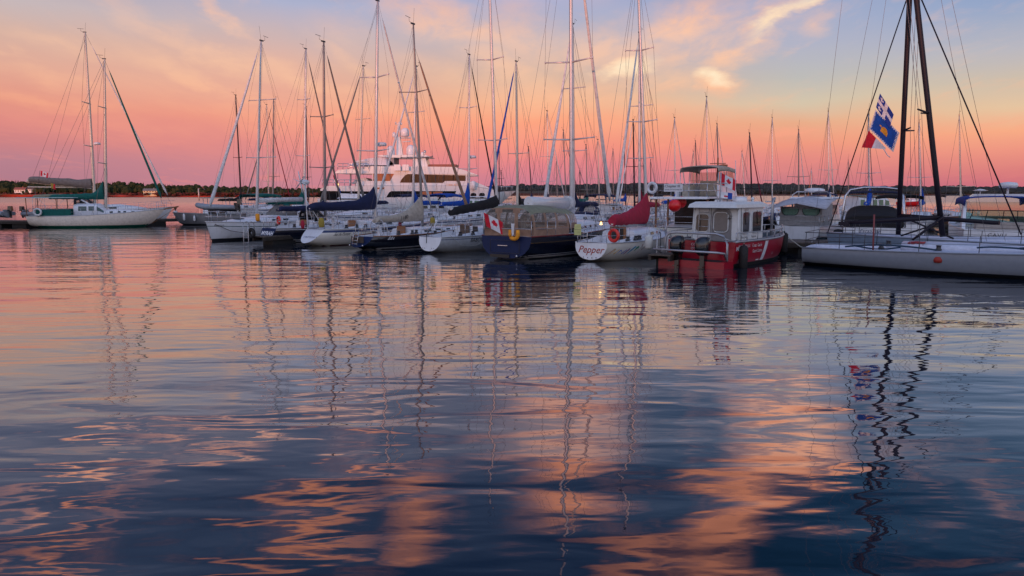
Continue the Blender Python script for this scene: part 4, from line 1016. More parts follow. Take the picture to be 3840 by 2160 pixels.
for u in (.145, .37): q.tube([wallp('aft', u, .2, .08), wallp('aft', u, 1.02, .1)], .014, 5)
for v in (.32, .5, .68, .86): q.tube([wallp('aft', .145, v, .09), wallp('aft', .37, v, .09)], .013, 5)
q.build('ladder', TUBE, cg)
q = MB().lathe((2.7, -.35, 2.52), [(.02, 0), (.28, .0), (.31, .07), (.29, .17), (.2, .22), (.02, .23)], 14); q.tube([(2.7, -.35, 2.4), (2.7, -.35, 2.53)], .08, 6); q.build('radar_dome', GEL, cg)
q = MB(); q.box((2.5, .5, 2.52), (.28, .28, .2), 0, tap=.8).tube([(3.2, -.7, 2.44), (3.2, -.7, 2.62)], .05, 8).ball((3.2, -.7, 2.66), .07, 0, 8).tube([(3.3, .2, 2.44), (3.3, .2, 2.6)], .02, 6); q.lathe((3.3, .2, 2.6), [(.02, 0), (.12, .02), (.12, .08), (.02, .1)], 10); q.build('roof_fittings', CGW, cg)
for x_, y_, z_ in ((1.5, -.7, 4.2), (3.4, .75, 3.7)): MB().tube([(x_, y_, 2.5), (x_-.15, y_, z_)], .012, 5).build('whip_antenna', GEL, cg)
for u_ in (.25, .72): MB().tube([wallp('stb', u_, .9, .03), wallp('stb', u_+.03, .55, .03)], .012, 4).build('wiper', BLK, wheelhouse)
MB().tube([wallp('aft', .40, 0, .02), wallp('aft', .40, 1, .02)], .01, 4).tube([wallp('stb', .1, 0, .02), wallp('stb', .1, 1, .02)], .01, 4).build('wall_seam', WINCH, wheelhouse)
MB().box((-.43, 0, .275), (.7, 2.3, .012)).build('platform_grip', RUB, cg)
q = MB(); q.tube([(1.9, .15, 2.44), (1.88, .15, 3.75)], .03, 6).tube([(1.9, -.15, 3.3), (1.9, .45, 3.3)], .02, 5).tube([(1.9, .15, 3.2), (2.35, .1, 3.2), (2.5, .1, 2.5)], .02, 5).tube([(1.4, .0, 2.45), (1.3, 0, 2.75), (1.15, .1, 3.2)], .015, 5); q.build('signal_mast', TUBE, cg)
for y in (-.55, .55):
    e = thing('outboard', '', '', (-.80, y*.98, 0)); del e['label'], e['category']; e.parent = cg; e.name = 'outboard_motor'
    secs = []
    for z, sx, sy, ox in ((.5, .18, .17, .04), (.58, .27, .22, 0), (.76, .33, .26, -.03), (1.0, .32, .26, -.04), (1.15, .27, .22, .0), (1.22, .16, .14, .05)):
        secs.append([(ox-.05+sx*cos(2*pi*k/14)-(.05 if cos(2*pi*k/14) < 0 else 0), sy*(abs(sin(2*pi*k/14))**.7)*(1 if sin(2*pi*k/14) > 0 else -1), z) for k in range(14)])
    cw = MB().loft(secs, 0); cw.build('cowling', ENG, e)
    MB().box((.0, 0, .25), (.28, .17, .62), 0, tap=1.1).box((-.02, 0, -.15), (.18, .06, .4)).box((-.08, 0, .06), (.42, .2, .04)).build('leg', ENG, e)
    MB().quad((-.335, -.08, 1.0), (-.335, .06, 1.0), (-.345, .06, 1.015), (-.345, -.08, 1.015)).box((-.33, 0, .74), (.02, .16, .03)).build('badge', STEEL, e)
q = MB()
q.tube([(-.35, 1.28, .3), (-.9, 1.4, .62), (-1.35, 1.35, .68), (-1.38, 0, .68), (-1.35, -1.35, .68), (-.9, -1.42, .62), (-.35, -1.28, .3)], .042, 8)
q.build('stern_guard', TUBE, cg)
q = MB(); q.tube([(-.5, 1.3, .3), (-.45, 1.32, 1.1), (-.42, 1.2, 1.28), (-.4, .9, 1.32), (-.4, -.85, 1.32), (-.42, -1.15, 1.24), (-.45, -1.33, .95), (-.5, -1.36, .3)], .045, 8)
q.tube([(-.44, -1.2, 1.15), (.05, -1.3, 1.02)], .03, 6).tube([(-.44, 1.2, 1.15), (.05, 1.3, 1.02)], .03, 6); q.build('stern_arch', TUBE, cg)
q = MB()
for sg in (-1, 1):
    pts = [h.pt(t, h.sheer(t)+.36, sg, -.05) for t in [.02+.93*i/16 for i in range(17)]]; q.tube(pts, .025, 6)
    for i in range(0, 17, 2 if sg < 0 else 3): q.tube([pts[i]-Vector((0, 0, .36)), pts[i]], .02, 5)
q.build('side_rail', TUBE, cg)
q = MB(); q.tube([(5.3, -.75, .9), (5.3, -.75, 2.35), (5.4, -.72, 2.62), (5.75, -.65, 2.66)], .065, 8).tube([(5.7, -.65, 2.66), (5.75, -.65, 2.5)], .04, 6); q.build('davit', TUBE, cg)
q = MB(); q.box((4.3, 0, .98), (1.0, 1.5, .5), 0, tap=.8).box((6.0, .1, .92), (.9, .9, .35), 0, tap=.8); q.build('deck_locker', mat('tarp_blue_grey', (.05, .07, .10), .7), cg)
def strip(h, root, t0, t1, sl, zlo, zhi, m, name, side=-1):
    mb = MB(); secs = []
    for i in range(9):
        z = zlo+(zhi-zlo)*i/8; s = sl*(z-zlo); row = []
        for t in (t0+s, t1+s):
            a = h.pt(t, z, side); b = h.pt(t+.01, z, side); c = h.pt(t, z+.03, side); nn = (b-a).cross(c-a).normalized(); nn = nn if nn.y*side > 0 else -nn; row.append(a+nn*.012)
        secs.append(row)
    return mb.loft(secs, 0, False, False, False).build(name, m, root)
T = lambda px, z=.6: t_at(h, cg, px, z)
strip(h, cg, T(2846, .15), T(2858, .15), (T(2870, .9)-T(2846, .15))/.75, .16, .93, STRW, 'diagonal_stripe')
PW = mat('paint_white', (.7, .7, .7), .5)
side_text(h, cg, 'Coast  Garde', .20, 0, 0, PW, px=(2820, 2856, 927)); side_text(h, cg, 'Guard Côtière', .20, 0, 0, PW, px=(2820, 2856, 948))
side_text(h, cg, 'Fisheries and Oceans   Pêches et Océans', .09, 0, 0, PW, px=(2770, 2812, 925)); side_text(h, cg, 'Canada                     Canada', .09, 0, 0, PW, px=(2770, 2812, 931))
strip(h, cg, T(2759), T(2762), 0, .66, .82, PW, 'flag_symbol'); strip(h, cg, T(2766), T(2769), 0, .66, .82, PW, 'flag_symbol'); strip(h, cg, T(2763.5), T(2765), 0, .70, .78, PW, 'flag_symbol')
side_text(h, cg, '21', .12, 0, 0, PW, px=(2891, 2896, 952)); strip(h, cg, T(2832, .2), T(2843, .2), 0, .17, .22, PW, 'draft_mark')
text_map('CGE 315', .15, lambda u, v: Vector((-.012, .42-u, .80+v)), 'lettering', PW, cg); text_map('OTTAWA', .15, lambda u, v: Vector((-.012, .42-u, .64+v)), 'lettering', PW, cg)
q = MB()
for (u0, u1, v0, v1) in ((.14, .52, .20, .24), (.56, .8, .20, .24)): pass
for (s_, u_, v_) in (('Emergency', .12, .22), ('Response', .52, .22), ('Intervention', .12, .10), ("d'urgence", .52, .10)):
    text_map(s_, .13, (lambda u_, v_: (lambda u, v: wallp('stb', u_+u/2.6, v_+v/1.56, .012)))(u_, v_), 'lettering', WINCH, cg)
text_map('CANADA', .11, lambda u, v: wallp('stb', .2+u/2.6, .90+v/1.56, .012), 'lettering', WINCH, cg)
cyl_fender(h.pt(.055, .42, -1, .16) and W(cg, h.pt(.055, .40, -1, .17)), 'long black fender hanging at the stern quarter of the red patrol boat', .17, .95, RUB)
cyl_fender(W(cg, h.pt(.93, .55, -1, .2)), 'black fender hanging at the bow of the red patrol boat', .18, 1.0, RUB)
flag('large red and white maple leaf flag flying above the grey wheelhouse', W(cg, (1.88, .13, 3.72)), (.0, .0, -.46), (.62, -.05, -.30), 48, 30, maple, [FR, FW], .07, 2)
flag('small white pennant with red and blue below the maple leaf flag', W(cg, (1.88, .13, 2.95)), (0, 0, -.26), (.5, 0, -.06), 20, 8, lambda u, v: (2 if u > .62 else (0 if abs(v-.6) < .16+.0*u and u > .3 else 1)) if abs(v-.5) < .5 else None, [FR, FW, FB], .06, 3)
# ---------------------------------------------------------------- trawler with sign
h = Hull(12.4, 4.0, 1.0, 1.8, ws=.85, d=.6, zs=-.1, zb=.0, full=.3, brake=.8)
loc, rz = place(2541, 37.6, 57); tw = thing('motor_yacht', 'tall white trawler yacht with beige bimini behind the red patrol boat', 'motor yacht', loc, rz)
hull_mesh(h, tw, GELW, STRB, ANTI); deck_mesh(h, tw, None, None); reg(tw, h); rails(h, tw, n=9)
q = MB()
for x, y in ((.4, 1.45), (.4, -1.45), (2.3, 1.45), (2.3, -1.45)): q.box((x, y, 1.8), (.09, .09, 1.62))
q.build('roof_post', TEAK, tw)
sal = MB().box((5.2, 0, 1.8), (4.6, 2.6, 1.8), 0, tap=.96).build('saloon', CABW, tw)
for sg in (-1, 1):
    for xx in (3.7, 4.9, 6.1): MB().box((xx, sg*1.29, 2.15), (.9, .03, .6)).build('window', GLAS, sal)
MB().box((2.87, 0, 1.85), (.04, 2.45, 1.5)).build('saloon_backdrop', mat('dark_interior_brown', (.03, .015, .01), .15), tw)  # wide dark sheet on the aft wall, standing in for the dim interior
MB().box((3.9, 0, 2.66), (8.0, 3.3, .10)).box((-.0, 0, 2.6), (.5, 3.2, .03)).build('upper_deck', GEL, tw)
fb = MB(); fb.loft([[(3.0, y, 2.7), (3.0, y*.97, 3.4), (6.8, y*.9, 3.35), (7.6, y*.85, 2.72)] for y in (1.3, 1.2)], 0, sm=False)
fb.loft([[(3.0, y, 2.7), (3.0, y*.97, 3.4), (6.8, y*.9, 3.35), (7.6, y*.85, 2.72)] for y in (-1.3, -1.2)], 0, sm=False).loft([[(6.8, -1.1, 3.35), (6.8, 1.1, 3.35)], [(7.6, -1.1, 2.7), (7.6, 1.1, 2.7)]], 0, False, False, False).build('flybridge', GEL, tw)
bm = bimini(h, tw, .26, .56, 4.35, 1.15, CBEI, .22, .15, legs=False)
q = MB()
for x in (3.3, 5.0, 6.8):
    for sg in (-1, 1): q.tube([(x, sg*1.12, 2.7), (x, sg*1.12, 4.25)], .022, 5)
q.build('bimini_frame', STEEL, bm)
MB().loft([[(5.2, -1.13, 3.3), (5.2, -1.12, 4.2)], [(6.9, -1.13, 3.3), (6.6, -1.05, 4.2)], [(7.0, 1.13, 3.3), (6.6, 1.05, 4.2)], [(5.2, 1.13, 3.3), (5.2, 1.12, 4.2)]], 0, False, False, False).build('side_screen', VINYL, bm)
q = MB()
for z in (3.05, 3.4): q.tube([(3.0, -1.3, z), (.1, -1.5, z), (.1, 1.5, z), (3.0, 1.3, z)], .02, 5)
for y in (-1.5, -.5, .5, 1.5): q.tube([(.1, y, 2.7), (.1, y, 3.4)], .02, 5)
q.build('upper_rail', STEEL, tw)
sg_ = MB().box((.02, .35, 3.2), (.03, 1.05, .42)).build('name_board', GEL, tw)
text_map('Chapter III', .20, lambda u, v: Vector((-.01, .83-u, 3.22+v)), 'lettering', BLK, sg_); text_map('CHARLOTTETOWN PE', .095, lambda u, v: Vector((-.01, .83-u, 3.06+v)), 'lettering', BLK, sg_)
q = MB(); q.tube([(6.9, 0, 2.7), (6.9, 0, 5.1)], .05, 6).tube([(6.9, -.5, 4.75), (6.9, .5, 4.75)], .025, 5).lathe((7.1, -.3, 4.55), [(.02, 0), (.25, 0), (.27, .12), (.02, .16)], 12); q.build('mast', TEAK, tw)
q = MB(); q.box((4.2, .9, 3.05), (1.3, .35, .7)).box((5.6, 0, 3.2), (.4, 1.2, .9)); q.build('helm_seat', CBEI, tw)
lifebuoy(W(tw, (-.05, 1.55, 3.2)), 'thick white ring buoy beside the red ball at the trawler upper rail', [GEL, ROPE], .26, .085, Matrix.Rotation(R(-10), 3, 'Z') @ RM)
MBU = mat('buoy_red', (.8, .01, .015), .35, coat=.3)
o = MB().ball((0, 0, 0), .34, 0, 14).build('ball_fender', MBU); o.location = at(2530, 771, 37.4); tag(o, 'round red ball fender hanging left of the white ring buoy', 'ball fender')
o = MB().ball((0, 0, 0), .27, 0, 14, (1, 1, 1.2)).build('ball_fender', MBU); o.location = at(2556, 758, 38.2); tag(o, 'red ball fender seen through the white ring buoy', 'ball fender')
# ---------------------------------------------------------------- white boat with canopy
h = Hull(9.0, 2.9, .95, 1.5, ws=.9, d=.5, zs=-.1, zb=.1, full=.3, brake=.8)
loc, rz = place(2985, 41.0, 49); cb_ = thing('fishing_boat', 'white boat with pale grey canvas canopy and oval windows behind the wooden dock', 'motor boat', loc, rz)
hull_mesh(h, cb_, GEL, BOOT, BLACKH, None, None, bz=(.22, .30)); deck_mesh(h, cb_, None, None); reg(cb_, h); rails(h, cb_, n=6, t0=.5)
CVG = cloth('canopy_grey', (.42, .42, .47), .3)
mb = MB(); mb.loft([[(-.3, y, 2.32-.20*abs(y)) for y in (-1.7, -1.1, -.5, 0, .5, 1.1, 1.7)], [(1.5, y, 2.66-.16*abs(y)) for y in (-1.5, -1.0, -.5, 0, .5, 1.0, 1.5)], [(3.0, y, 2.78-.12*abs(y)) for y in (-1.4, -.9, -.5, 0, .5, .9, 1.4)]], 0, False, False, False, True)
cn = mb.build('canopy', CVG, cb_); cn.modifiers.new('s', 'SOLIDIFY').thickness = .03
CVB = cloth('screen_grey', (.30, .29, .29), .3)
q = MB().loft([[(.5, -1.25, .9), (.55, -1.2, 2.1)], [(.5, 1.25, .9), (.55, 1.2, 2.1)]], 0, False, False, False).loft([[(.5, -1.25, .9), (.55, -1.2, 2.1)], [(2.6, -1.25, .95), (2.6, -1.2, 2.3)]], 0, False, False, False); q.build('aft_screen', CVB, cb_)
for y in (.62, -.6):
    pts = [Vector((.485+.02*(z), y+.5*(abs(cos(a))**.6)*(1 if cos(a) > 0 else -1), z)) for a in [pi*k/10 for k in range(11)] for z in [1.98-.42*sin(a)**.7]]
    MB().add(pts, [tuple(range(11))]).build('window', VGREEN, cb_); MB().tube(pts, .022, 5).build('window_frame', BLK, cb_)
wh2 = MB().loft([[(2.6, -1.15, .9), (2.6, 1.15, .9), (2.6, 1.1, 2.45), (2.6, -1.1, 2.45)], [(5.2, -1.0, 1.1), (5.2, 1.0, 1.1), (4.6, .95, 2.4), (4.6, -.95, 2.4)]], 0, sm=False).build('wheelhouse', GELW, cb_)
for sg in (-1, 1): MB().loft([[(2.85, sg*1.15, 1.6), (2.85, sg*1.13, 2.2)], [(4.1, sg*1.09, 1.6), (4.0, sg*1.07, 2.2)]], 0, False, False, False).build('window', VGREEN if sg > 0 else GLAS, wh2)
MB().box((3.4, 0, 2.62), (3.0, 2.4, .1), 0, tap=.92).build('roof', GEL, cb_)
q = MB(); q.tube([(2.3, -1.1, 2.0), (2.3, -1.15, 2.8), (2.4, -.9, 3.0), (2.4, .9, 3.0), (2.3, 1.15, 2.8), (2.3, 1.1, 2.0)], .05, 6); q.tube([(2.9, -.9, 2.65), (2.9, -.9, 2.95), (4.2, -.7, 2.9)], .03, 5); q.build('radar_arch', STEEL, cb_)
MB().lathe((2.9, 0, 2.95), [(.02, 0), (.55, 0), (.6, .1), (.56, .22), (.3, .28), (.02, .28)], 16).build('radar_dome', GEL, cb_)
# ---------------------------------------------------------------- sport cruiser with chrome arch and black cover
h = Hull(7.6, 3.0, 1.15, 1.5, ws=.9, d=.5, zs=-.1, zb=.1, full=.3, brake=1.0)
loc, rz = place(3270, 35.0, HD+6); ac = thing('motor_boat', 'white cruiser with a chrome arch and big black cockpit cover behind the dark mast', 'motor boat', loc, rz)
hull_mesh(h, ac, GEL, STRB, ANTI); deck_mesh(h, ac, None, None); reg(ac, h)
q = MB(); secs = []
for i in range(9):
    u = i/8; x = .15+3.2*u; z = 1.1+1.15*min(1, .55+u*.75) if u < .8 else 2.2-.5*(u-.8)/.2; w_ = 1.38-.1*u
    secs.append([Vector((x+.25*(k in (0, 12))*0, w_*cos(pi*k/12)**1 if False else w_*(abs(cos(pi*k/12))**.5)*(1 if cos(pi*k/12) > 0 else -1), 1.12+(z-1.12)*(sin(pi*k/12)**.5 if 0 < k < 12 else 0))) for k in range(13)])
q.loft(secs, 0, False, True, False, True).build('cockpit_cover', CBLK, ac)
q = MB()
for off in (0, .22, .44): q.tube([(1.0+off, -1.48, 1.15), (1.7+off, -1.38, 2.75), (1.8+off, -1.15, 3.08), (1.82+off, -.5, 3.2), (1.82+off, .5, 3.2), (1.8+off, 1.15, 3.08), (1.7+off, 1.38, 2.75), (1.0+off, 1.48, 1.15)], .06 if off != .22 else .035, 8)
q.build('radar_arch', mat('chrome_arch', (.6, .6, .63), .2, .8), ac)
bimini(h, ac, .24, .46, 2.92, 1.28, CNAVY, .12, .05, legs=False)
transom_text(h, ac, 'Escapade', .26, .62, .88, STRB, shear=.3)
MB().box((-.35, 0, .32), (.7, 2.5, .10)).build('swim_platform', GEL, ac)
MB().lathe((.9, 1.6, .35), [(.05, -.4), (.3, -.35), (.34, 0), (.3, .4), (.2, .62), (.05, .66)], 12).build('covered_tender', CBLK, ac)
# ---------------------------------------------------------------- express cruiser with blue top
h = Hull(9.0, 3.3, 1.15, 1.55, ws=.92, d=.5, zs=-.1, zb=.1, full=.28, brake=1.0)
loc, rz = place(3752, 32.6, HD+6); cv = thing('motor_boat', 'white express cruiser with royal blue canvas top and pale green windscreen at the photo edge', 'motor boat', loc, rz)
hull_mesh(h, cv, GEL, GEL, ANTI); deck_mesh(h, cv, None, (.03, .4), .5); reg(cv, h)
arch_ = MB()
for sg in (-1, 1): arch_.loft([[(.5, sg*1.55, 1.1), (1.1, sg*1.55, 1.1), (1.1, sg*1.4, 1.1), (.5, sg*1.4, 1.1)], [(1.5, sg*1.42, 2.5), (2.0, sg*1.42, 2.5), (2.0, sg*1.3, 2.5), (1.5, sg*1.3, 2.5)]], 0, sm=False)
arch_.loft([[(1.5, -1.42, 2.5), (2.1, -1.42, 2.5), (2.1, -1.3, 2.62), (1.55, -1.3, 2.62)], [(1.55, -1.0, 2.74), (2.1, -1.0, 2.74), (2.1, -1.0, 2.86), (1.55, -1.0, 2.86)], [(1.55, 1.0, 2.74), (2.1, 1.0, 2.74), (2.1, 1.0, 2.86), (1.55, 1.0, 2.86)], [(1.5, 1.42, 2.5), (2.1, 1.42, 2.5), (2.1, 1.3, 2.62), (1.55, 1.3, 2.62)]], 0, sm=False).build('radar_arch', GEL, cv)
bimini(h, cv, .12, .5, 2.62, 1.45, cloth('royal', (.0, .03, .22)), .20, .26, legs=False, name='canvas_top')
q = MB(); n = 12; secs = []
for k in range(n+1):
    a = pi*k/n; c, s_ = cos(a), sin(a); secs.append([(3.0+1.7*s_, 1.5*c, 1.35), (2.7+1.3*s_, 1.35*c, 2.0)])
ws_ = q.loft(secs, 0, False, False, False).build('windscreen', VGREEN, cv)
q = MB(); q.tube([s[1] for s in secs], .025, 6).tube([s[0] for s in secs], .02, 6)
for k in (2, 4, 6, 8, 10): q.tube([secs[k][0], secs[k][1]], .02, 5)
q.build('windscreen_frame', WINCH, ws_)
q = MB(); secs2 = [[(2.7+1.3*sin(pi*k/n), 1.35*cos(pi*k/n), 2.0), (2.4+1.0*sin(pi*k/n), 1.36*cos(pi*k/n), 2.45)] for k in range(n+1)]; q.loft(secs2, 0, False, False, False).build('side_curtain', VINYL, cv)
transom_text(h, cv, 'CAVU', .27, .55, .80, BLK, spacing=1.1); MB().box((-.4, 0, .3), (.8, 3.0, .12)).build('swim_platform', GEL, cv)
MB().loft([[(.35, -1.0, .9), (.35, 1.0, .9), (.35, .95, 1.5), (.35, -.95, 1.5)], [(1.2, -1.0, .9), (1.2, 1.0, .9), (1.1, .95, 1.5), (1.1, -.95, 1.5)]], 0, sm=False).build('aft_seat', mat('seat_tan', (.38, .34, .31), .7), cv)
q = MB(); q.lathe((1.8, -.4, 3.15), [(.02, 0), (.35, .0), (.42, .12), (.35, .26), (.02, .3)], 16); q.tube([(1.8, -.4, 2.85), (1.8, -.4, 3.15)], .05, 6); q.build('radar_dome', GEL, cv)
q = MB(); q.lathe((1.7, .75, 3.02), [(.01, -.03), (.34, .0), (.1, .08), (.01, .09)], 14); q.tube([(1.7, .75, 2.8), (1.7, .75, 3.02)], .025, 5); q.build('gps_antenna', GEL, cv)
# ---------------------------------------------------------------- the two dark-masted racers
RG = mat('racer_grey', (.23, .26, .31), .35, var=.05, coat=.2, dirt=.12)
def f_at(root, b, t, py):
    return min((i/200 for i in range(60, 200)), key=lambda f: abs(proj(W(root, b.lerp(t, f)))[1]-py))
def mast_blk(root, base, top, r=.15, sp=(), dirn=1, L_=2.0):
    Mi = MW(root).inverted(); b = Mi @ base; t = Mi @ top
    pts = [b.lerp(t, i/8) for i in range(9)]; m_ = MB().tube(pts, [r]*6+[r*.95, r*.9, r*.85], 12, sy=.75).build('mast', MBLK, root)
    for f, ln, rise in sp:
        c = b.lerp(t, f)
        for s_ in (-1, 1): MB().tube([c, c+Vector((dirn*ln*.42, s_*ln, rise))], [.045, .03], 6).build('spreader', MBLK, m_)
    return b, t, m_
s0 = Vector((12.37, 28.4, 0)); h1 = Hull(15.5, 4.2, .72, 1.15, ws=.62, tm=.4, d=.35, zs=-.02, zb=-.15, full=.30, dip=.0)
r1 = thing('racing_yacht', 'long pale grey racing yacht in front at the photo edge, dark raked mast', 'racing yacht', s0, R(-35))
hull_mesh(h1, r1, RG, BOOT, BOOT, bz=(.03, .14)); deck_mesh(h1, r1, mat('racer_deck', (.55, .58, .68), .5), (.03, .26), .2, RG); reg(r1, h1)
cabin(h1, r1, .22, .62, .26, .42, .3, m=mat('racer_deck', (.6, .6, .6))); rails(h1, r1, n=7, ht=.62, m=WINCH, push=(.0, .09))
mb_ = at(3535, 888, 25.7); mt_ = at(3300, -1240, 28.2)
b, t, mst = mast_blk(r1, mb_, mt_, .095, ((.22, .75, .1), (.545, .7, .15)), -1)
q = MB(); q.tube([b.lerp(t, f_at(r1, b, t, -60)), MW(r1).inverted() @ at(3829, 880, 23.6)], .024, 6); fs_ = q.build('furled_stay', MBLK, r1)
q = MB(); bt = MW(r1).inverted() @ at(3150, 838, 27.5); bh = b.lerp(t, .035); q.tube([bt, bt.lerp(bh, .5), bh], [.06, .085, .085], 10, sy=1.1); q.box(bt+Vector((.15, 0, 0)), (.4, .13, .15)); q.build('boom', MBLK, r1)
q = MB(); Mi = MW(r1).inverted()
for a_, b_ in (((3790, -60, 27), (3829, 880, 23.6)), ):
    pass
for px0, py0, D0, px1, py1, D1 in ((3437, 0, 26.6, 3700, 905, 24.6), (3437, 0, 26.6, 3770, 905, 24.2), (3437, 0, 26.6, 3046, 915, 28.2)): q.tube([b.lerp(t, .98), Mi @ at(px1, py1, D1)], .006, 4)
for s_ in (-1, 1): q.tube([Vector((b.x-.6, s_*1.6, .9)), b.lerp(t, .22)+Vector((-.3, s_*.75, .1)), b.lerp(t, .545)+Vector((-.3, s_*.7, .15)), b.lerp(t, .95)], .008, 4)
q.build('rigging', WIRE, r1)
q = MB(); q.tube([b+Vector((-.9, .9, -.1)), b+Vector((-.05, .05, .75))], .04, 6).tube([b+Vector((-.9, -.9, -.1)), b+Vector((-.05, -.05, .75))], .04, 6); q.build('mast_strut', MBLK, r1)
SH = mat('sheet_blue', (.02, .05, .09), .8); SHR = mat('sheet_red', (.35, .05, .06), .8)
def lineo(root, pts, r, m, name='rope'): MB().tube(pts, r, 6).build(name, m, root)
for (a0, a1, y_, sag) in ((1.6, 4.6, -1.5, .12), (1.8, 3.4, -.8, -.1), (5.8, 7.2, -1.2, .05), (7.0, 11.5, -1.25, .15)):
    lineo(r1, [(a0+(a1-a0)*i/8, y_+.1*sin(i), .80+.03*a0+sag*sin(pi*i/8)) for i in range(9)], .035, SH, 'sheet')
mb = MB(); rr_ = random.Random(4); p = Vector((3.9, -.5, .98)); pts = []
for i in range(40): pts.append(p+Vector((.28*sin(i*.9), .3*cos(i*1.13), .05*sin(i*.5)+.03)))
mb.tube(pts, .018, 5).build('coiled_rope', SHR, r1)
winches(h1, r1, (.18, .3), .6); MB().lathe((4.7, -1.95, .55), [(.02, -.12), (.14, -.1), (.16, 0), (.12, .1), (.02, .12)], 10).build('hull_fitting', mat('fitting_red', (.35, .03, .02), .6), r1)
MB().tube([(2.6, -1.75, .75), (2.55, -1.7, 2.1)], .03, 6).build('stern_post', mat('post_red', (.25, .06, .06), .7), r1)
MB().tube([(9.2, -1.5, .95), (9.25, -1.5, 2.3)], .035, 6).build('stern_post', mat('post_red', (.25, .06, .06), .7), r1)
# second racer, bow to the left
h2 = Hull(13.0, 3.9, .85, 1.05, ws=.7, tm=.4, d=.35, zs=-.02, zb=-.15, full=.35, dip=.0)
bow2 = Vector((14.9, 32.4, 0)); a2 = R(145); loc = bow2-Vector((cos(a2), sin(a2), 0))*13.0
r2 = thing('racing_yacht', 'blue grey racing yacht behind the pale one, three flags on its dark forestay', 'racing yacht', loc, a2)
hull_mesh(h2, r2, mat('racer_blue', (.20, .27, .36), .35, coat=.2), BOOT, BOOT, bz=(.03, .14)); deck_mesh(h2, r2, mat('racer_deck', (.6, .6, .6)), (.03, .26), .2, RG); reg(r2, h2)
cabin(h2, r2, .25, .62, .28, .42, .3, m=mat('racer_deck', (.6, .6, .6))); rails(h2, r2, n=6, ht=.6, m=WINCH)
b2, t2, m2 = mast_blk(r2, at(3368, 880, 30.2), at(3457, -960, 28.2), .10, ((.24, .8, .05), (.56, .75, .05)), -1)
Mi = MW(r2).inverted(); fst = Mi @ at(3104, 872, 32.2); q = MB(); q.tube([b2.lerp(t2, f_at(r2, b2, t2, -40)), fst], .024, 6); q.build('forestay', MBLK, r2)
q = MB(); bt = Mi @ at(3748, 836, 26.6); q.tube([b2.lerp(t2, .045), bt], [.085, .07], 10, sy=1.2); q.build('boom', MBLK, r2)
q = MB(); q.tube([b2.lerp(t2, .98), Mi @ at(3195, 880, 31)], .006, 4).tube([b2.lerp(t2, .98), Mi @ at(3130, 700, 31.5)], .006, 4)
for s_ in (-1, 1): q.tube([Vector((b2.x-.6, s_*1.6, .95)), b2.lerp(t2, .24)+Vector((-.33, s_*.8, .05)), b2.lerp(t2, .56)+Vector((-.3, s_*.75, .05)), b2.lerp(t2, .95)], .008, 4)
q.build('rigging', WIRE, r2)
q = MB(); q.tube([b2+Vector((-.1, .05, .8)), b2+Vector((-2.1, .9, -.05))], .04, 6).tube([b2+Vector((-.1, -.05, -.05)), b2+Vector((-2.0, .2, .75))], .04, 6); q.build('mast_strut', MBLK, r2)
# flags on the forestay
FBQ, FBD, GLD = cloth('flag_quebec_blue', (.015, .045, .30), .2), cloth('flag_deep_blue', (.005, .08, .42), .2), cloth('flag_gold', (.8, .36, .03), .2)
def quebec(u, v):
    if .40 < u < .58 or .36 < v < .60: return 1
    if u > .58: return 0
    x, y = (u/.40-.5)*2.2, ((v/.36 if v < .36 else (v-.6)/.4)-.5)*2.2
    if (abs(x) < .20 and -.7 < y < .7) or (.28 < abs(x) < .62 and -.2 < y < .2) or (abs(y-.3) < .1 and abs(x) < .5): return 1
    return 0
p0, p1, p2, p3 = at(3300, 350, 30.9), at(3285, 402, 31.0), at(3260, 484, 31.2), at(3231, 553, 31.3)
FG3 = 'flags hoisted together on the dark forestay'
flag('blue and white cross flag with fleurs-de-lis, topmost of three on the forestay', p0, p1-p0, at(3352, 432, 30.6)-at(3300, 352, 30.9), 44, 30, quebec, [FBQ, FW], .06, 0, FG3)
def crown(u, v):
    e = min(u, 1-u, v*.75, (1-v)*.75)
    if e < .04: return 1
    if e < .075 and ((u if min(v, 1-v) < .12 else v)*13 % 1) < .5: return 1
    x, y = u-.5, v-.5
    if abs(x) < .13 and -.02 < y < .17 and abs(x) < .15-.2*(y-.05): return 2 if not (.035 < y < .055) else 0
    if y <= -.02 and (x*x*1.3+(y+.02)**2 < .016): return 2
    if (x+.17)**2+(y+.06)**2 < .0016 or (abs(y+.04) < .015 and -.18 < x < -.1): return 2
    return 0
flag('large blue flag with white battlement border and gold emblem, middle of three', at(3283, 411, 31.0), p2-at(3283, 411, 31.0), at(3374, 498, 30.5)-at(3283, 411, 31.0), 60, 44, crown, [FBD, FW, GLD], .04, 1, FG3)
def rw(u, v):
    lim = v*(1-u*.0)
    if (1-v) > 1-u*1.0*.92 and v < u*.95: return None
    return 0 if u < .42 else 1
flag('red and white tapering flag, lowest of three on the forestay', at(3258, 490, 31.2), at(3231, 553, 31.3)-at(3258, 490, 31.2), at(3320, 560, 30.8)-at(3231, 553, 31.3), 40, 26, rw, [FR, FW], .05, 2, FG3)
MB().tube([at(3303, 545, 30.9), at(3318, 566, 30.85), at(3328, 583, 30.8), at(3338, 590, 30.8)], .02, 5).build('flag_tail', FW, [o for o in bpy.data.objects if o.get('label', '').startswith('red and white tapering')][0])
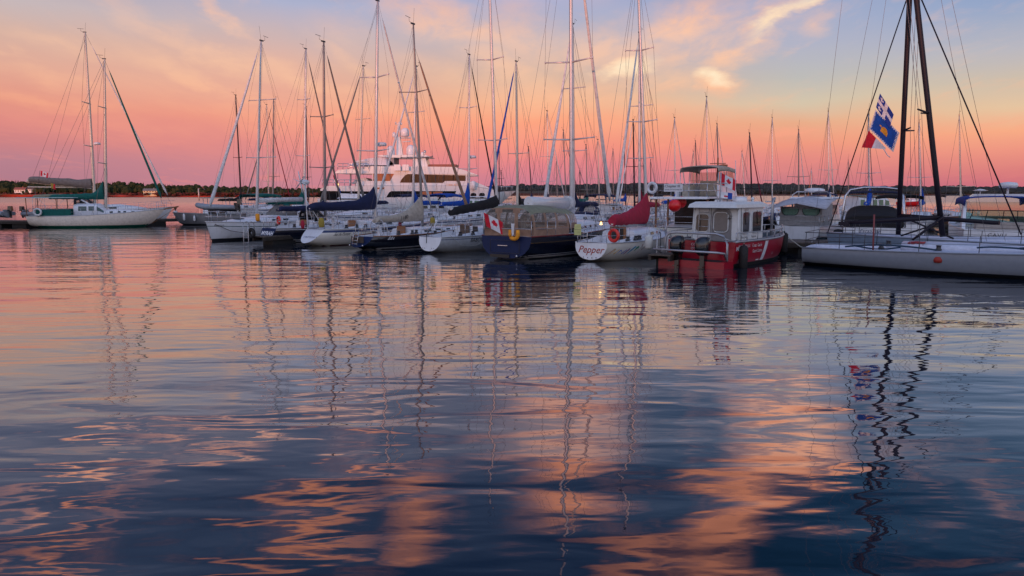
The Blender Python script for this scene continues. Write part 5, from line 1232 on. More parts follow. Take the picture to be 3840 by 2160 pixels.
# ---------------------------------------------------------------- super yacht (side on, bow to the right)
YD = 108.0; YO = at(1215, 795, YD); YO.z = 0
YW = mat('yacht_white', (.68, .72, .74), .3, var=.02, coat=.3); YG = mat('yacht_glass', (.10, .05, .02), .12, coat=.5); YB = mat('yacht_black_glass', (.012, .012, .014), .08); YC = mat('curtain_amber', (.40, .13, .04), .6); YS = mat('yacht_soffit', (.25, .24, .25), .6)
yt = thing('super_yacht', 'huge white motor yacht with three window decks and satellite domes behind the sailboats', 'yacht', YO, 0)
def yp(px, py, y=0): p = at(px, py, YD)-YO; return Vector((p.x, y, p.z))
h = Hull(30.2, 7.4, 2.2, 3.35, ws=.92, tm=.5, d=.9, zs=-.2, zb=1.2, full=.28, dip=.1, brake=2.6)
hull_mesh(h, yt, YW, STRB, ANTI, nt=30, bz=(.05, .3)); deck_mesh(h, yt, None, None); yt_off = -3.7
def slab(name, poly, y0, y1, m, parent=None, round_=0):
    a = [yp(px, py, y0) for px, py in poly]; b = [yp(px, py, y1) for px, py in poly]
    return MB().loft([a, b], 0, sm=False).build(name, m, parent or yt)
W0, W1 = -3.5, 3.5
slab('main_deck', [(1225,800),(1225,752),(1400,750),(1400,718),(1226,716),(1223,712),(1240,698),(1770,698),(1850,712),(1862,718),(1868,760),(1868,800)], W0, W1, YW)
slab('upper_deck', [(1345,697),(1360,681),(1412,680),(1412,654),(1277,652),(1275,649),(1288,640),(1400,637),(1712,629),(1793,657),(1791,660),(1757,661),(1757,681),(1785,683),(1852,711),(1770,697)], W0+.35, W1-.35, YW)
slab('sun_deck', [(1288,641),(1330,636),(1412,626),(1712,629),(1790,657),(1279,652)], W0+.2, W1-.2, YW)
slab('funnel_wing', [(1557,628),(1560,592),(1600,590),(1612,629)], W0+1.2, W1-1.2, YW)
slab('arch_leg', [(1463,629),(1465,590),(1487,590),(1486,629)], W0+1.0, W1-1.0, YS)
slab('hard_top', [(1427,588),(1440,585),(1600,584),(1626,592),(1560,595),(1460,594)], W0+.8, W1-.8, YW)
slab('tender_cover', [(1320,622),(1350,606),(1400,596),(1440,592),(1470,600),(1488,618),(1480,622)], W0+1.0, W1-1.0, mat('cover_white', (.6, .6, .66), .7))
slab('mast_base', [(1488,585),(1489,514),(1501,514),(1512,585)], -.45, .45, YW)
q = MB(); q.tube([yp(1491, 520), yp(1493, 470)], .09, 6).tube([yp(1501, 520), yp(1499, 470)], .09, 6).tube([yp(1483, 466), yp(1507, 466)], .1, 6).tube([yp(1478, 517), yp(1540, 517)], .12, 6).tube([yp(1486, 540), yp(1500, 540)], .1, 6).tube([yp(1496, 470), yp(1496, 458)], .06, 5).tube([yp(1510, 532), yp(1540, 530)], .08, 5)
for x_, y_ in ((1484, 461), (1505, 463)): q.ball(yp(x_, y_), .14, 0, 8)
q.build('radar_mast', YW, yt)
for (x_, y_, r_, hh) in ((1468, 566, .62, 1.5), (1542, 563, .66, 1.55), (1480, 506, .27, .75), (1521, 497, .66, 1.3), (1587, 578, .3, .6)):
    MB().lathe(yp(x_, y_, -.6), [(.02, -hh/2), (r_*.8, -hh/2), (r_, -hh/2+.15), (r_, hh*.1), (r_*.85, hh*.3), (r_*.5, hh*.45), (.02, hh/2)], 14).build('satellite_dome', GEL, yt)
MB().box(yp(1596, 574, -1), (.25, .3, .5)).ball(yp(1596, 570, -1), .22, 0, 8).build('searchlight', STEEL, yt)
def ypan(name, poly, m, off=0.):
    a = [yp(px, py, W0+.35-.03-off) for px, py in poly]; b = [yp(px, py, W0+.35-.01-off) for px, py in poly]; return MB().loft([a, b], 0, sm=False).build(name, m, yt)
ypan('bridge_window', [(1512,686),(1518,674),(1530,660),(1541,655),(1751,660),(1751,680),(1676,680),(1668,687)], YG)
for x_ in (1553, 1584, 1611, 1642, 1672, 1706): ypan('window_mullion', [(x_,657),(x_+2,657),(x_+1,686 if x_ < 1670 else 680),(x_-1,686 if x_ < 1670 else 680)], YB, .03)
ypan('aft_window', [(1415,653),(1491,653),(1476,680),(1415,680)], YC)
ypan('lounge_window', [(1460,750),(1463,740),(1474,722),(1482,717),(1718,717),(1712,732),(1703,739),(1664,740),(1654,750)], YB, .35)
for (a_, b_) in ((1595, 1628), (1634, 1668)): ypan('curtain', [(a_,719),(b_,719),(b_,739),(a_,739)], YC, .38)
ypan('aft_lounge_window', [(1226,718),(1402,718),(1384,748),(1228,750)], YB, .37)
for x_ in (1743, 1780, 1811):
    pts = [yp(x_+10.5*(abs(cos(a))**.7)*(1 if cos(a) > 0 else -1), 732-8.5*(abs(sin(a))**.8)*(1 if sin(a) > 0 else -1), W0-.03) for a in [2*pi*k/16 for k in range(16)]]
    MB().loft([pts, [p+Vector((0, .03, 0)) for p in pts]], 0, sm=False).build('porthole', YC if x_ == 1743 else YB, yt)
ypan('vent', [(1421,704),(1458,704),(1455,710),(1418,710)], YC, .36); ypan('emblem', [(1726,731),(1731,725),(1736,731),(1731,738)], YS, .38)
text_map('CORAL ROSE', .52, lambda u, v: yp(1681, 699, W0+.28)+Vector((u*.62, 0, v)), 'lettering', mat('lettering_gold', (.75, .33, .10), .4), yt)
for (xs, xe, yb2, yt2) in ((1288, 1400, 638, 617), (1232, 1352, 697, 676), (1464, 1640, 750, 742)):
    q = MB(); n = 6
    for i in range(n+1): x_ = xs+(xe-xs)*i/n; q.tube([yp(x_, yb2, W0), yp(x_, yt2, W0)], .045, 5)
    for f in (0, .5): q.tube([yp(xs, yt2+(yb2-yt2)*f, W0), yp(xe, yt2+(yb2-yt2)*f, W0)], .045, 5)
    q.build('railing', STEEL, yt)
q = MB()
for x_ in (1283, 1330, 1350): q.tube([yp(x_, 699, W0+.8), yp(x_, 652, W0+.8)], .12 if x_ == 1330 else .05, 6)
q.build('deck_pillar', YS, yt)
MB().loft([[yp(1330,690,W0+1.5),yp(1345,672,W0+1.5),yp(1380,668,W0+1.5),yp(1410,690,W0+1.5)],[yp(1330,690,W1-1.5),yp(1345,672,W1-1.5),yp(1380,668,W1-1.5),yp(1410,690,W1-1.5)]], 0, sm=False).build('covered_seating', CWHT, yt)
slab('deck_screen', [(1612,629),(1712,629),(1716,619),(1614,619)], W0+.8, W1-.8, mat('screen_red', (.22, .06, .04), .4))
for x_ in (1505, 1535): MB().box(yp(x_, 632, W0-.1), (1.0, .5, .9), 0, tap=.95).build('life_raft', GEL, yt)
q = MB(); q.tube([yp(1860, 700), yp(1925, 700)], .05, 5)
for x_ in (1862, 1880, 1900, 1920): q.tube([yp(x_, 712), yp(x_, 700)], .04, 5)
q.build('bow_rail', STEEL, yt)
o = cyl_fender(YO+yp(1779, 697, W0-.4), 'big white fender hanging high on the side of the huge motor yacht', .38, 1.35, GEL)
flag('dark red and blue ensign hanging at the stern of the huge motor yacht', YO+yp(1269, 655, W0), (.5, 0, -2.0), (.75, 0, -1.0), 12, 10, lambda u, v: 0 if v < .45 else (1 if v < .6 else 2), [CMAR, FW, FB], .1, 1)
for x_, y_, D_, lab in ((1266, 692, 104.3, 'warm round deck lamp glowing at the stern of the huge yacht'),):
    o = MB().ball((0, 0, 0), .16, 0, 8).build('deck_lamp', mat('lamp_warm', (1, .7, .3), .5, emit=(1, .62, .2), es=3)); o.location = at(x_, y_, D_); tag(o, lab, 'lamp')
for x_, y_, D_, lab in ((1411, 818, 41.5, 'small warm light at the mast foot of the long white sloop'), (2254, 835, 30.2, 'glowing amber lamp at the boom end beside the red sail cover'), (2286, 722, 900, 'tiny lit beacon on the far shore')):
    o = MB().ball((0, 0, 0), .045 if D_ < 100 else .8, 0, 8).lathe((0, 0, 0), [(.03, -.10), (.06, -.09), (.06, -.05), (.03, -.04)], 8).build('lamp', MATS['lamp_warm']); o.location = at(x_, y_, D_); tag(o, lab, 'lamp')
# ---------------------------------------------------------------- ketch pair on the left
h = Hull(10.6, 3.2, 1.0, 1.55, ws=.55, zs=.15, srake=-.1, zb=.55, d=.5, dip=.1, brake=.9)
loc, rz = place(128, 59.0, 13); K1 = thing('sailboat', 'cream sailboat with green sail cover and green cloth panels alone at the left dock', 'sailboat', loc, rz)
hull_mesh(h, K1, mat('hull_cream', (.86, .76, .66), .35, dirt=.2), GREENW, GREENW, GEL, bz=(.0, .17)); deck_mesh(h, K1); reg(K1, h); rails(h, K1, n=9, ht=.6)
cb, sd_, _ = cabin(h, K1, .34, .58, .95, .66, .07, wins=((.375, .435, .45, .85), (.45, .49, .45, .85), (.51, .56, .45, .85)), wm_=mat('glass_teal', (.03, .08, .08), .1)); cabin(h, K1, .56, .84, .35, .6, .2, wins=((.60, .625, .3, .7), (.66, .68, .3, .7), (.7, .72, .3, .7), (.76, .78, .3, .7)), name='fore_cabin')
for sg in (-1, 1):
    MB().loft([[h.pt(.08, h.sheer(.08)+.03, sg), h.pt(.08, h.sheer(.08)+.58, sg)], [h.pt(.2, h.sheer(.2)+.03, sg), h.pt(.2, h.sheer(.2)+.58, sg)], [h.pt(.34, h.sheer(.34)+.03, sg), h.pt(.34, h.sheer(.34)+.58, sg)]], 0, False, False, False).build('weather_cloth', CGRN, K1)
MB().box((1.6, 0, 2.55), (4.4, 2.6, .07), 0, tap=.97).build('hardtop', mat('hardtop_green', (.30, .42, .40), .5), K1)
q = MB()
for x_, y_ in ((.1, 1.1), (.1, -1.1), (2.4, -1.15), (2.4, 1.15)): q.tube([(x_, y_, 1.0), (x_, y_, 2.55)], .035, 6)
q.build('hardtop_post', TEAK, K1)
tb = tb_for(h, K1, 397, 1.5, .3, .9); rg = rig(K1, h, tb, mtop(K1, h, tb, 392, 222), (.33, .69), .14, m=ALUC, jib=CGRN, jr=.10, boom=4.3, boomz=1.35, wr=.011, sw=1.2)
sailcover(K1, rg['boom'][0], rg['boom'][1], .55, .25, CGRN, 1.1, .22, 3, hoff=.05)
MB().tube([rg['base']+Vector((-.2, 0, .2)), rg['base']+Vector((-1.8, -.2, 1.2))], .07, 6).build('boom_vang', GEL, K1)
q = MB(); q.tube([h.pt(.98, 1.5, 0), (h.L+1.1, 0, 1.75)], .07, 6).tube([(h.L+1.1, 0, 1.75), h.pt(.97, .3, 0)], .02, 5); q.build('bowsprit', TEAK, K1)
lifebuoy(W(K1, (1.0, -1.35, 1.35)), 'grey ring buoy on the stern rail of the cream sailboat', [CWHT, ROPE], .27, .08, Matrix.Rotation(R(13), 3, 'Z') @ Matrix.Rotation(pi/2, 3, 'X'))
h = Hull(12.0, 3.6, 1.1, 1.6, ws=.6, zs=.1, zb=.3, d=.5, brake=.8)
loc, rz = place(150, 65.6, 13); K2 = thing('sailboat', 'tall masted white sailboat with grey boom cover lying behind the cream one', 'sailboat', loc, rz)
hull_mesh(h, K2, GEL, STRB, ANTI); deck_mesh(h, K2); reg(K2, h); rails(h, K2, n=9, ht=.65); cabin(h, K2, .3, .8, .6, .6, .2, wins=((.4, .48, .4, .7), (.52, .6, .4, .7)))
tb = tb_for(h, K2, 356, 1.5, .2, .9); rg = rig(K2, h, tb, mtop(K2, h, tb, 319, 122), (.37, .61), .16, m=ALUC, jib=CWHT, jr=.09, boom=5.6, boomz=2.25, radar=.38, wr=.011, sw=1.3)
aft, fwd = rg['boom']; aft.z += .55; MB().tube([aft, fwd], .17, 8).build('boom_spar', ALUC, K2)
sailcover(K2, aft+Vector((.2, 0, .12)), fwd+Vector((0, 0, .12)), .85, .28, CGREY, .15, .3, 9, hoff=.02, ends=.8)
bimini(h, K2, .02, .28, 2.7, 1.3, CSAGE); dodger(h, K2, .3, .42, 1.6, 1.0, .7, CBLK, VINYL)
flag('small maple leaf flag flying at the stern of the left boats', at(153, 640, 60.5), (-.07, 0, -.42), (.64, 0, -.22), 36, 24, maple, [FR, FW], .06, 0)
MB().tube([at(150, 640, 60.5), at(143, 690, 60.5)], .02, 5).build('flag_staff', WIRED, K2).parent = None
o = bpy.data.objects[[x.name for x in bpy.data.objects if x.name.startswith('flag_staff')][-1]]; tag(o, 'thin staff under the small flag at the left boats', 'flag staff')
flag('tiny yellow and red burgee below the grey covered boom', at(190, 686, 60), (0, 0, -.45), (.38, 0, -.12), 10, 8, lambda u, v: 1 if u > .62-.2*v else 0, [YEL, FR], .05, 1)
# ---------------------------------------------------------------- docks
WOODD = mat('dock_wood', (.11, .088, .072), .85, var=.35, scale=7, bump=.4, dirt=.3); FLOATM = mat('dock_float', (.02, .018, .016), .8)
def dock(a, b, wd, label, z=.48, planks=True):
    a, b = Vector(a), Vector(b); d = b-a; L_ = d.length; t = thing('dock', label, 'dock', a, atan2(d.y, d.x), 'floating docks')
    m = MB(); n = int(L_/.16)
    for i in range(n): m.box(((i+.5)*L_/n, 0, z-.03+.004*sin(i*2.3)), (L_/n*.93, wd, .05))
    m.build('decking', WOODD, t)
    MB().box((L_/2, wd/2-.05, z-.15), (L_, .1, .2)).box((L_/2, -wd/2+.05, z-.15), (L_, .1, .2)).build('side_beam', mat('dock_beam', (.045, .035, .028), .9, var=.3), t)
    m = MB(); k = max(2, int(L_/2.6))
    for i in range(k): m.box(((i+.5)*L_/k, 0, .06), (L_/k*.55, wd*.86, .52))
    m.build('float', FLOATM, t)
    return t
u58 = Vector((cos(R(58)), sin(R(58)), 0)); v58 = Vector((sin(R(58)), -cos(R(58)), 0))
def row(a, b): return Vector((-.2, 29.5, 0))+u58*a+v58*b
d1 = dock(row(13.2, -34), row(13.2, 10.5), 1.7, 'long floating walkway behind the front row of sailboats')
p = gnd(968, 918); d2 = dock(p, p+u58*9, 1.0, 'short finger dock with a ladder between the first two bows')
p = gnd(2470, 1000); d3 = dock(p, p+u58*10, .9, 'narrow finger dock with ladder left of the red patrol boat')
p = at(2940, 940, 32.2); p.z = 0; d4 = dock(Vector((13.2, 34.0, 0)), Vector((26.0, 35.5, 0))+Vector((0, -2.5, 0)), 2.2, 'weathered wooden dock between the red patrol boat and the grey racer', z=.55)
dock(gnd(-120, 846), gnd(150, 849), 2.0, 'weathered floating dock at the photo edge left of the cream sailboat', .5); dock(gnd(500, 842), gnd(800, 836), 1.8, 'floating dock between the cream sailboat and the metal workboat', .5)
dock(row(40, -52), row(40, 26), 2.0, 'long floating walkway across the middle of the marina'); dock(row(66, -60), row(66, 40), 2.0, 'farthest floating walkway of the marina')
def ladder(px, py, D, label, w_=.42, hh=1.15):
    p = at(px, py, D); p.z = 0; q = MB()
    for s_ in (-1, 1): q.tube([(s_*w_/2, 0, -.5), (s_*w_/2, 0, hh), (s_*w_/2, .08, hh+.13), (s_*w_/2, .25, hh+.16), (s_*w_/2, .4, hh+.08), (s_*w_/2, .45, .5)], .022, 6)
    for k in range(4): q.tube([(-w_/2, 0, -.15+.28*k), (w_/2, 0, -.15+.28*k)], .018, 5)
    o = q.build('dock_ladder', TUBE); o.location = p; o.rotation_euler = (0, 0, R(-32)); tag(o, label, 'ladder')
ladder(923, 900, 38.5, 'steel ladder at the finger dock beside the first bow'); ladder(2480, 980, 28.2, 'steel ladder at the finger dock beside the red patrol boat')
for px_, py_, D_ in ((935, 872, 38.9), (946, 872, 38.8)): pass
lifebuoy(at(943, 874, 38.6), 'black tyre fender hung on the finger dock beside the first bow', [RUB], .2, .1, Matrix.Rotation(R(-30), 3, 'Z') @ Matrix.Rotation(pi/2, 3, 'X'), name='tyre_fender', cat='tyre')
cyl_fender(at(2433, 908, 28.6), 'thick white fender on the side of the small sloop by the ladder', .17, .62, mat('fender_white', (.6, .6, .56), .5))
lo_ = mat('rope_pile_blue', (.02, .16, .30), .8, bump=.5); mb = MB(); pts = [Vector((.7*sin(i*.73)*(1-.01*i), .35*cos(i*1.31), .05+.04*sin(i*.9)+i*.001)) for i in range(60)]; mb.tube(pts, .03, 5); o = mb.build('rope_pile', lo_); o.location = (16.6, 33.6, .62); tag(o, 'pile of bright blue rope on the weathered dock behind the patrol boat', 'rope')
MB().tube([W(cg, (7.6, -.4, 1.0)), (13.8, 32.6, .35), (14.2, 32.5, .3), (14.6, 33.2, .6)], .022, 5).build('mooring_line', ROPE).__setitem__('label', 'white mooring line sagging from the red bow to the dock'); [x for x in bpy.data.objects if x.name.startswith('mooring_line')][-1]['category'] = 'rope'
# ---------------------------------------------------------------- metal workboat and dinghies
AL = mat('bare_aluminium', (.20, .20, .21), .5, .5, var=.2, scale=2)
h = Hull(6.4, 2.4, .95, 1.15, ws=.9, d=.3, zs=-.1, zb=.2, full=.22, brake=.5)
rz = R(188); p = gnd(672, 843); loc = p-Vector((cos(rz), sin(rz), 0))*5.9; wb = thing('workboat', 'bare metal workboat with an open wheel stand frame and two white fenders', 'workboat', loc, rz)
hull_mesh(h, wb, AL, BOOT, BOOT); deck_mesh(h, wb, AL, (.1, .9), .45, AL); reg(wb, h)
q = MB()
for x_, y_ in ((1.4, .7), (1.4, -.7), (3.4, .7), (3.4, -.7)): q.tube([(x_, y_, .7), (x_+.05, y_*.95, 2.45)], .03, 6)
q.tube([(1.4, .7, 1.6), (3.4, .7, 1.6)], .025, 5); q.build('cabin_frame', STEEL, wb); MB().box((2.4, 0, 2.5), (2.5, 1.7, .06), 0, tap=.96).build('roof', mat('roof_green_grey', (.16, .2, .17), .6), wb)
MB().box((2.9, 0, 1.2), (.5, .8, .9)).box((1.9, .1, 1.25), (.5, .6, .35)).box((1.7, .1, 1.55), (.1, .6, .5)).build('console', BLK, wb); MB().tube([(1.6, .3, 2.5), (1.6, .3, 2.7)], .07, 6).build('beacon', BLK, wb)
cyl_fender(at(690, 815, wb.location.y-2.4), 'white fender hanging near the bow of the metal workboat', .10, .6, GEL); cyl_fender(at(729, 820, wb.location.y-1.8), 'white fender hanging amidships on the metal workboat', .10, .5, GEL)
q = MB(); q.tube([(0, 0, 0), (0, 0, .9)], .05, 6).ball((0, 0, 1.0), .12, 0, 8).box((0, 0, .55), (.3, .2, .5), 1); o = q.build('mooring_light', [RUB, GEL]); o.location = gnd(661, 838)+Vector((0, 0, .45)); tag(o, 'short white light post with a dark top on the dock by the metal workboat', 'dock light')
q = MB(); q.tube([(0, 0, -.5), (0, 0, 5.5)], .12, 8); o = q.build('channel_pole', mat('pole_white', (.6, .5, .45), .6)); o.location = at(746, 742, 320); o.location.z = 0; o.scale = (2.2, 2.2, 1); tag(o, 'pale channel pole standing in the water off the wooded shore', 'pole')
DG = mat('hypalon_grey', (.28, .30, .34), .6); DB = mat('hull_black', (.01, .01, .012), .4)
def dinghy(px, py, D, rz, label, m=DG, m2=DG, L_=2.9, cover=None, group=None):
    t = thing('inflatable_dinghy', label, 'dinghy', at(px, py, D), R(rz), group); q = MB(); r = .2
    pts = [Vector((0, -.62, .1)), Vector((L_*.7, -.62, .12)), Vector((L_*.88, -.42, .2)), Vector((L_, 0, .28)), Vector((L_*.88, .42, .2)), Vector((L_*.7, .62, .12)), Vector((0, .62, .1))]
    q.tube(pts, [.16]+[r]*5+[.16], 10).build('tube', m, t); MB().loft([[(0, -.45, -.05), (0, 0, -.25), (0, .45, -.05), (0, .45, .1), (0, -.45, .1)], [(L_*.85, -.3, 0), (L_*.85, 0, -.1), (L_*.85, .3, 0), (L_*.85, .3, .15), (L_*.85, -.3, .15)]], 0, sm=False).build('floor', m2, t)
    MB().box((.05, 0, .2), (.06, .95, .5)).build('transom', m2, t)
    if cover: MB().loft([[(x_, -.7*f, .2) , (x_, -.3*f, .45), (x_, .3*f, .45), (x_, .7*f, .2)] for x_, f in ((-.1, 1), (1.4, 1.05), (2.3, .8))], 0, False, False, False).build('cover', cover, t)
    else:
        e = MB().box((-.22, 0, .55), (.34, .26, .4), 0, tap=.85).box((-.2, 0, .1), (.14, .1, .7)).build('outboard_motor', ENG, t)
    return t
dinghy(32, 806, 58.2, 175, 'grey inflatable dinghy raised over the left dock edge', L_=2.6); dinghy(95, 806, 59.5, 10, 'second grey inflatable with a black outboard beside the left dock', L_=2.2)
dinghy(888, 782, 55.0, 186, 'grey inflatable dinghy with a black hull hung behind the first mast', DG, DB, 3.0)
flag('tiny red and white ensign at the sterns behind the first white sloop', at(1035, 735, 84), (.05, 0, -1.1), (.5, 0, -.5), 14, 10, lambda u, v: 0 if (u*4 % 1) < .6 else 1, [FR, FW], .1, 1)
# ---------------------------------------------------------------- the fleet behind
def fleet(px, top, D, hd, label, m=ALU, hullm=None, L_=9.5, sp=(.45,), r=.075, jib=None, boomc=None, stripe=STRB, dod=None, radar=None, jr=.07, rise=.6, group='sailboats berthed behind the front row', tbm=.56, wr=.009, bim=None, boomz=1.0, ch=.42, b_len=None, cb_=True):
    h = Hull(L_, L_*.32, .95, 1.2, ws=.6, d=.35, zs=.1, zb=.1, brake=.6, srake=.3 if L_ > 9 else .1)
    D = free_D(px, D, hd, L_, h.B, L_*tbm); rz = R(hd); c = at(px, 800, D); x = L_*tbm; loc = Vector((c.x-cos(rz)*x, D-sin(rz)*x, 0)); t = thing('sailboat', label, 'sailboat', loc, rz, group)
    hull_mesh(h, t, hullm or GEL, BOOT, ANTI, None, stripe, (.12, .2), nt=14); deck_mesh(h, t); reg(t, h)
    cabin(h, t, .32, .8, ch, .6, .22, wins=((.42, .48, .35, .7), (.54, .6, .35, .7))); rails(h, t, n=5, r=.018, ht=.6)
    if D < 70: cockpit(h, t); winches(h, t, (.22,))
    rg = rig(t, h, tbm, at(px+(top[0]-px), top[1], D), sp, r, m=m, jib=jib, jr=jr, boom=b_len or L_*.36, boomz=boomz, radar=radar, wr=wr, sw=1.0)
    if boomc: sailcover(t, rg['boom'][0], rg['boom'][1], .42, .2, boomc, rise, .25, px % 13)
    if dod: dodger(h, t, .31, .43, h.sheer(.35)+.3, .8, .5, dod, VINYL)
    if bim: bimini(h, t, .03, .26, 2.75, 1.1, bim)
    return t
L_ = fleet
# px, top(px,py), D, heading
L_(907, (884, 357), 92, 58, 'dark masted sloop moored left of the tall white masts', MBLK, sp=(.12, .45), r=.12, boomc=CBLK, jr=.05, wr=.012)
L_(1009, (1000, 393), 97, 58, 'small sloop with a wine red furled jib far behind the first bow', ALUC, sp=(.25, .6), r=.10, jib=CMAR, boomc=CNAVY, wr=.012)
L_(1024, (1026, 373), 84, 238, 'grey masted sloop with black cover close beside the wine red jib', ALUD, sp=(.3,), r=.12, boomc=CBLK, jib=CGREY, wr=.012)
L_(1140, (1147, 184), 62, 58, 'white sloop with a green boom cover and green dodger in the second row', ALU, sp=(.36, .7), r=.13, jib=CGREY, jr=.09, boomc=CGRN, dod=CGRN, L_=11, bim=CGRN, rise=.9)
L_(1157, (1148, 400), 101, 58, 'far dark mast just right of the wind generator', MBLK, r=.1, sp=(.3,), wr=.012)
L_(1342, (1362, 248), 60, 238, 'white sloop with twisted grey furled jib before the yacht stern', ALUC, sp=(.36, .65), r=.12, jib=CGREY, jr=.10, boomc=CNAVY, L_=10.5)
L_(1547, (1560, 249), 57, 238, 'white sloop with a bright blue sail cover and blue bimini behind the beige cover', ALU, sp=(.4, .7), r=.12, jib=CWHT, jr=.10, boomc=CBLUE, L_=10.5, bim=CBLUE, rise=1.1)
L_(1758, (1760, 206), 54, 58, 'white sloop with a tall blue sail cover striped red and white, radar on its mast', ALU, sp=(.30, .68), r=.115, jib=CBLK, jr=.07, boomc=CBLUE, L_=10, radar=.37, rise=1.5)
L_(1872, (1872, 560), 92, 58, 'thin dark mast immediately right of the thick white one', MBLK, r=.08, sp=(.5,), wr=.011)
L_(1941, (1935, 231), 51.5, 238, 'cream masted sloop with a bright blue furled jib', ALUC, sp=(.42,), r=.115, jib=CBLUE, jr=.09, boomc=CBLK, L_=10)
L_(1997, (1982, 551), 88, 58, 'small dark raked mast above the white boom', MBLK, r=.08, sp=(), wr=.011, boomc=CNAVY)
L_(2057, (2052, 417), 74, 58, 'slim white sloop whose jib falls towards the thick navigation mast', ALU, r=.08, sp=(.3, .55), jib=CWHT, jr=.06, boomc=CNAVY)
L_(2124, (2113, 489), 88, 58, 'small sloop with a dark furled jib left of the tallest mast', ALUD, r=.08, sp=(.3,), jib=CBLK, jr=.05, wr=.011)
L_(2152, (2147, 90), 48.6, 238, 'white sloop with a thick white furled jib and navy boom cover behind the blue cruiser', ALU, sp=(.36, .68), r=.11, jib=CWHT, jr=.11, boomc=CNAVY, L_=10.5, dod=CNAVY, rise=.8)
L_(2203, (2198, 544), 90, 58, 'short grey mast with green cover at its foot', ALUD, r=.08, sp=(.3,), boomc=CGRN, wr=.011)
L_(2248, (2242, 524), 76, 58, 'short white mast near the dodger of the navy covered sloop', ALUC, r=.08, sp=(.45,), wr=.01, jib=CWHT, jr=.05)
L_(2273, (2264, 579), 98, 58, 'distant dark raked mast left of the red sail cover', MBLK, r=.09, sp=(.3,), wr=.012)
L_(2346, (2341, 524), 88, 58, 'thin dark mast above the middle of the red sail cover', MBLK, r=.08, sp=(.35,), wr=.011, boomc=CBLUE)
L_(2380, (2374, 450), 68, 238, 'thick dark masted sloop with black bimini behind the red cover', MBLK, r=.10, sp=(.5,), jib=CWHT, jr=.07, bim=CBLK)
L_(2399, (2397, 124), 46.2, 238, 'white sloop with a second red sail cover partly behind the first', ALU, sp=(.34, .62), r=.10, jib=CWHT, jr=.10, boomc=CRED, L_=9.8, rise=.9)
L_(2532, (2530, 442), 67, 58, 'white sloop with a royal blue boom cover left of the trawler', ALU, r=.09, sp=(.45,), jib=CWHT, jr=.06, boomc=CBLUE, stripe=STRB)
L_(2601, (2600, 568), 104, 58, 'farthest pale mast left of the trawler bimini', ALUC, r=.09, sp=(), wr=.012)
L_(2616, (2608, 529), 95, 58, 'dark leaning mast left above the trawler bimini', MBLK, r=.08, sp=(.4,), wr=.012)
L_(2654, (2650, 364), 60, 58, 'tall thin white mast rising behind the trawler', ALU, r=.07, sp=(.25,), stripe=STRB)
L_(2697, (2689, 465), 78, 58, 'grey masted sloop right behind the trawler bimini', ALUD, r=.10, sp=(.3,), jib=CWHT, jr=.05)
L_(2795, (2782, 568), 84, 238, 'low leaning white mast between trawler and dark jib', ALU, r=.07, sp=(), wr=.011)
L_(2822, (2811, 500), 64, 58, 'dark masted sloop with a dark wine furled jib right of the patrol boat', MBLK, r=.09, sp=(.32,), jib=CMAR, jr=.06, hullm=NAVY)
L_(2895, (2896, 442), 74, 58, 'slender white mast left of the grey canopy', ALU, r=.085, sp=(.33,), hullm=mat('hull_blue', (.01, .04, .16), .3))
L_(2995, (2995, 488), 61, 58, 'sloop with dark mast above the radar of the canopied boat', ALUD, r=.085, sp=(.45,), jib=CWHT, jr=.045)
L_(3042, (3042, 635), 102, 238, 'tiny far mast with an orange forestay', ALU, r=.08, sp=(), jib=mat('orange_stay', (.5, .14, .03), .8), jr=.045, wr=.011, hullm=TEAK)
L_(3108, (3106, 419), 60, 58, 'white sloop with navy cover right of the canopied boat', ALU, r=.09, sp=(.42,), jib=CWHT, jr=.06, boomc=CNAVY, bim=CNAVY, rise=1.2)
L_(3260, (3257, 428), 58.6, 58, 'white sloop whose blue cover shows through the chrome arch', ALU, r=.09, sp=(.42,), jib=ALUD, jr=.04, boomc=CBLUE, rise=1.2)
L_(3455, (3447, 462), 56.5, 238, 'small white sloop with a blue sail cover between the two dark masts', ALU, r=.075, sp=(.42,), boomc=CBLUE, L_=8, rise=1.0)
L_(3605, (3597, 432), 55, 238, 'varnished wooden sloop with a cream mast right of the dark masts', ALUC, r=.085, sp=(.3,), hullm=TEAK, L_=8, boomc=CBEI)
# extra low dark masts without names in the middle
for i, (px_, ty, D_, s_) in enumerate(((1883, 640, 110, 'faint far mast right of the blue furled jib'), (2090, 600, 112, 'faint far mast left of the tall thick one'), (2176, 640, 108, 'faint far mast right of the tall thick one'), (2300, 560, 104, 'faint far mast over the red boom end'), (2440, 600, 106, 'faint far mast right of the red cover top'), (3180, 600, 104, 'faint far mast left of the chrome arch'))):
    L_(px_, (px_-4+i, ty), D_, 58 if i % 2 else 238, s_, ALUD if i % 2 else MBLK, r=.09, sp=(.4,), wr=.012, group='farthest sailboats of the marina', L_=8)
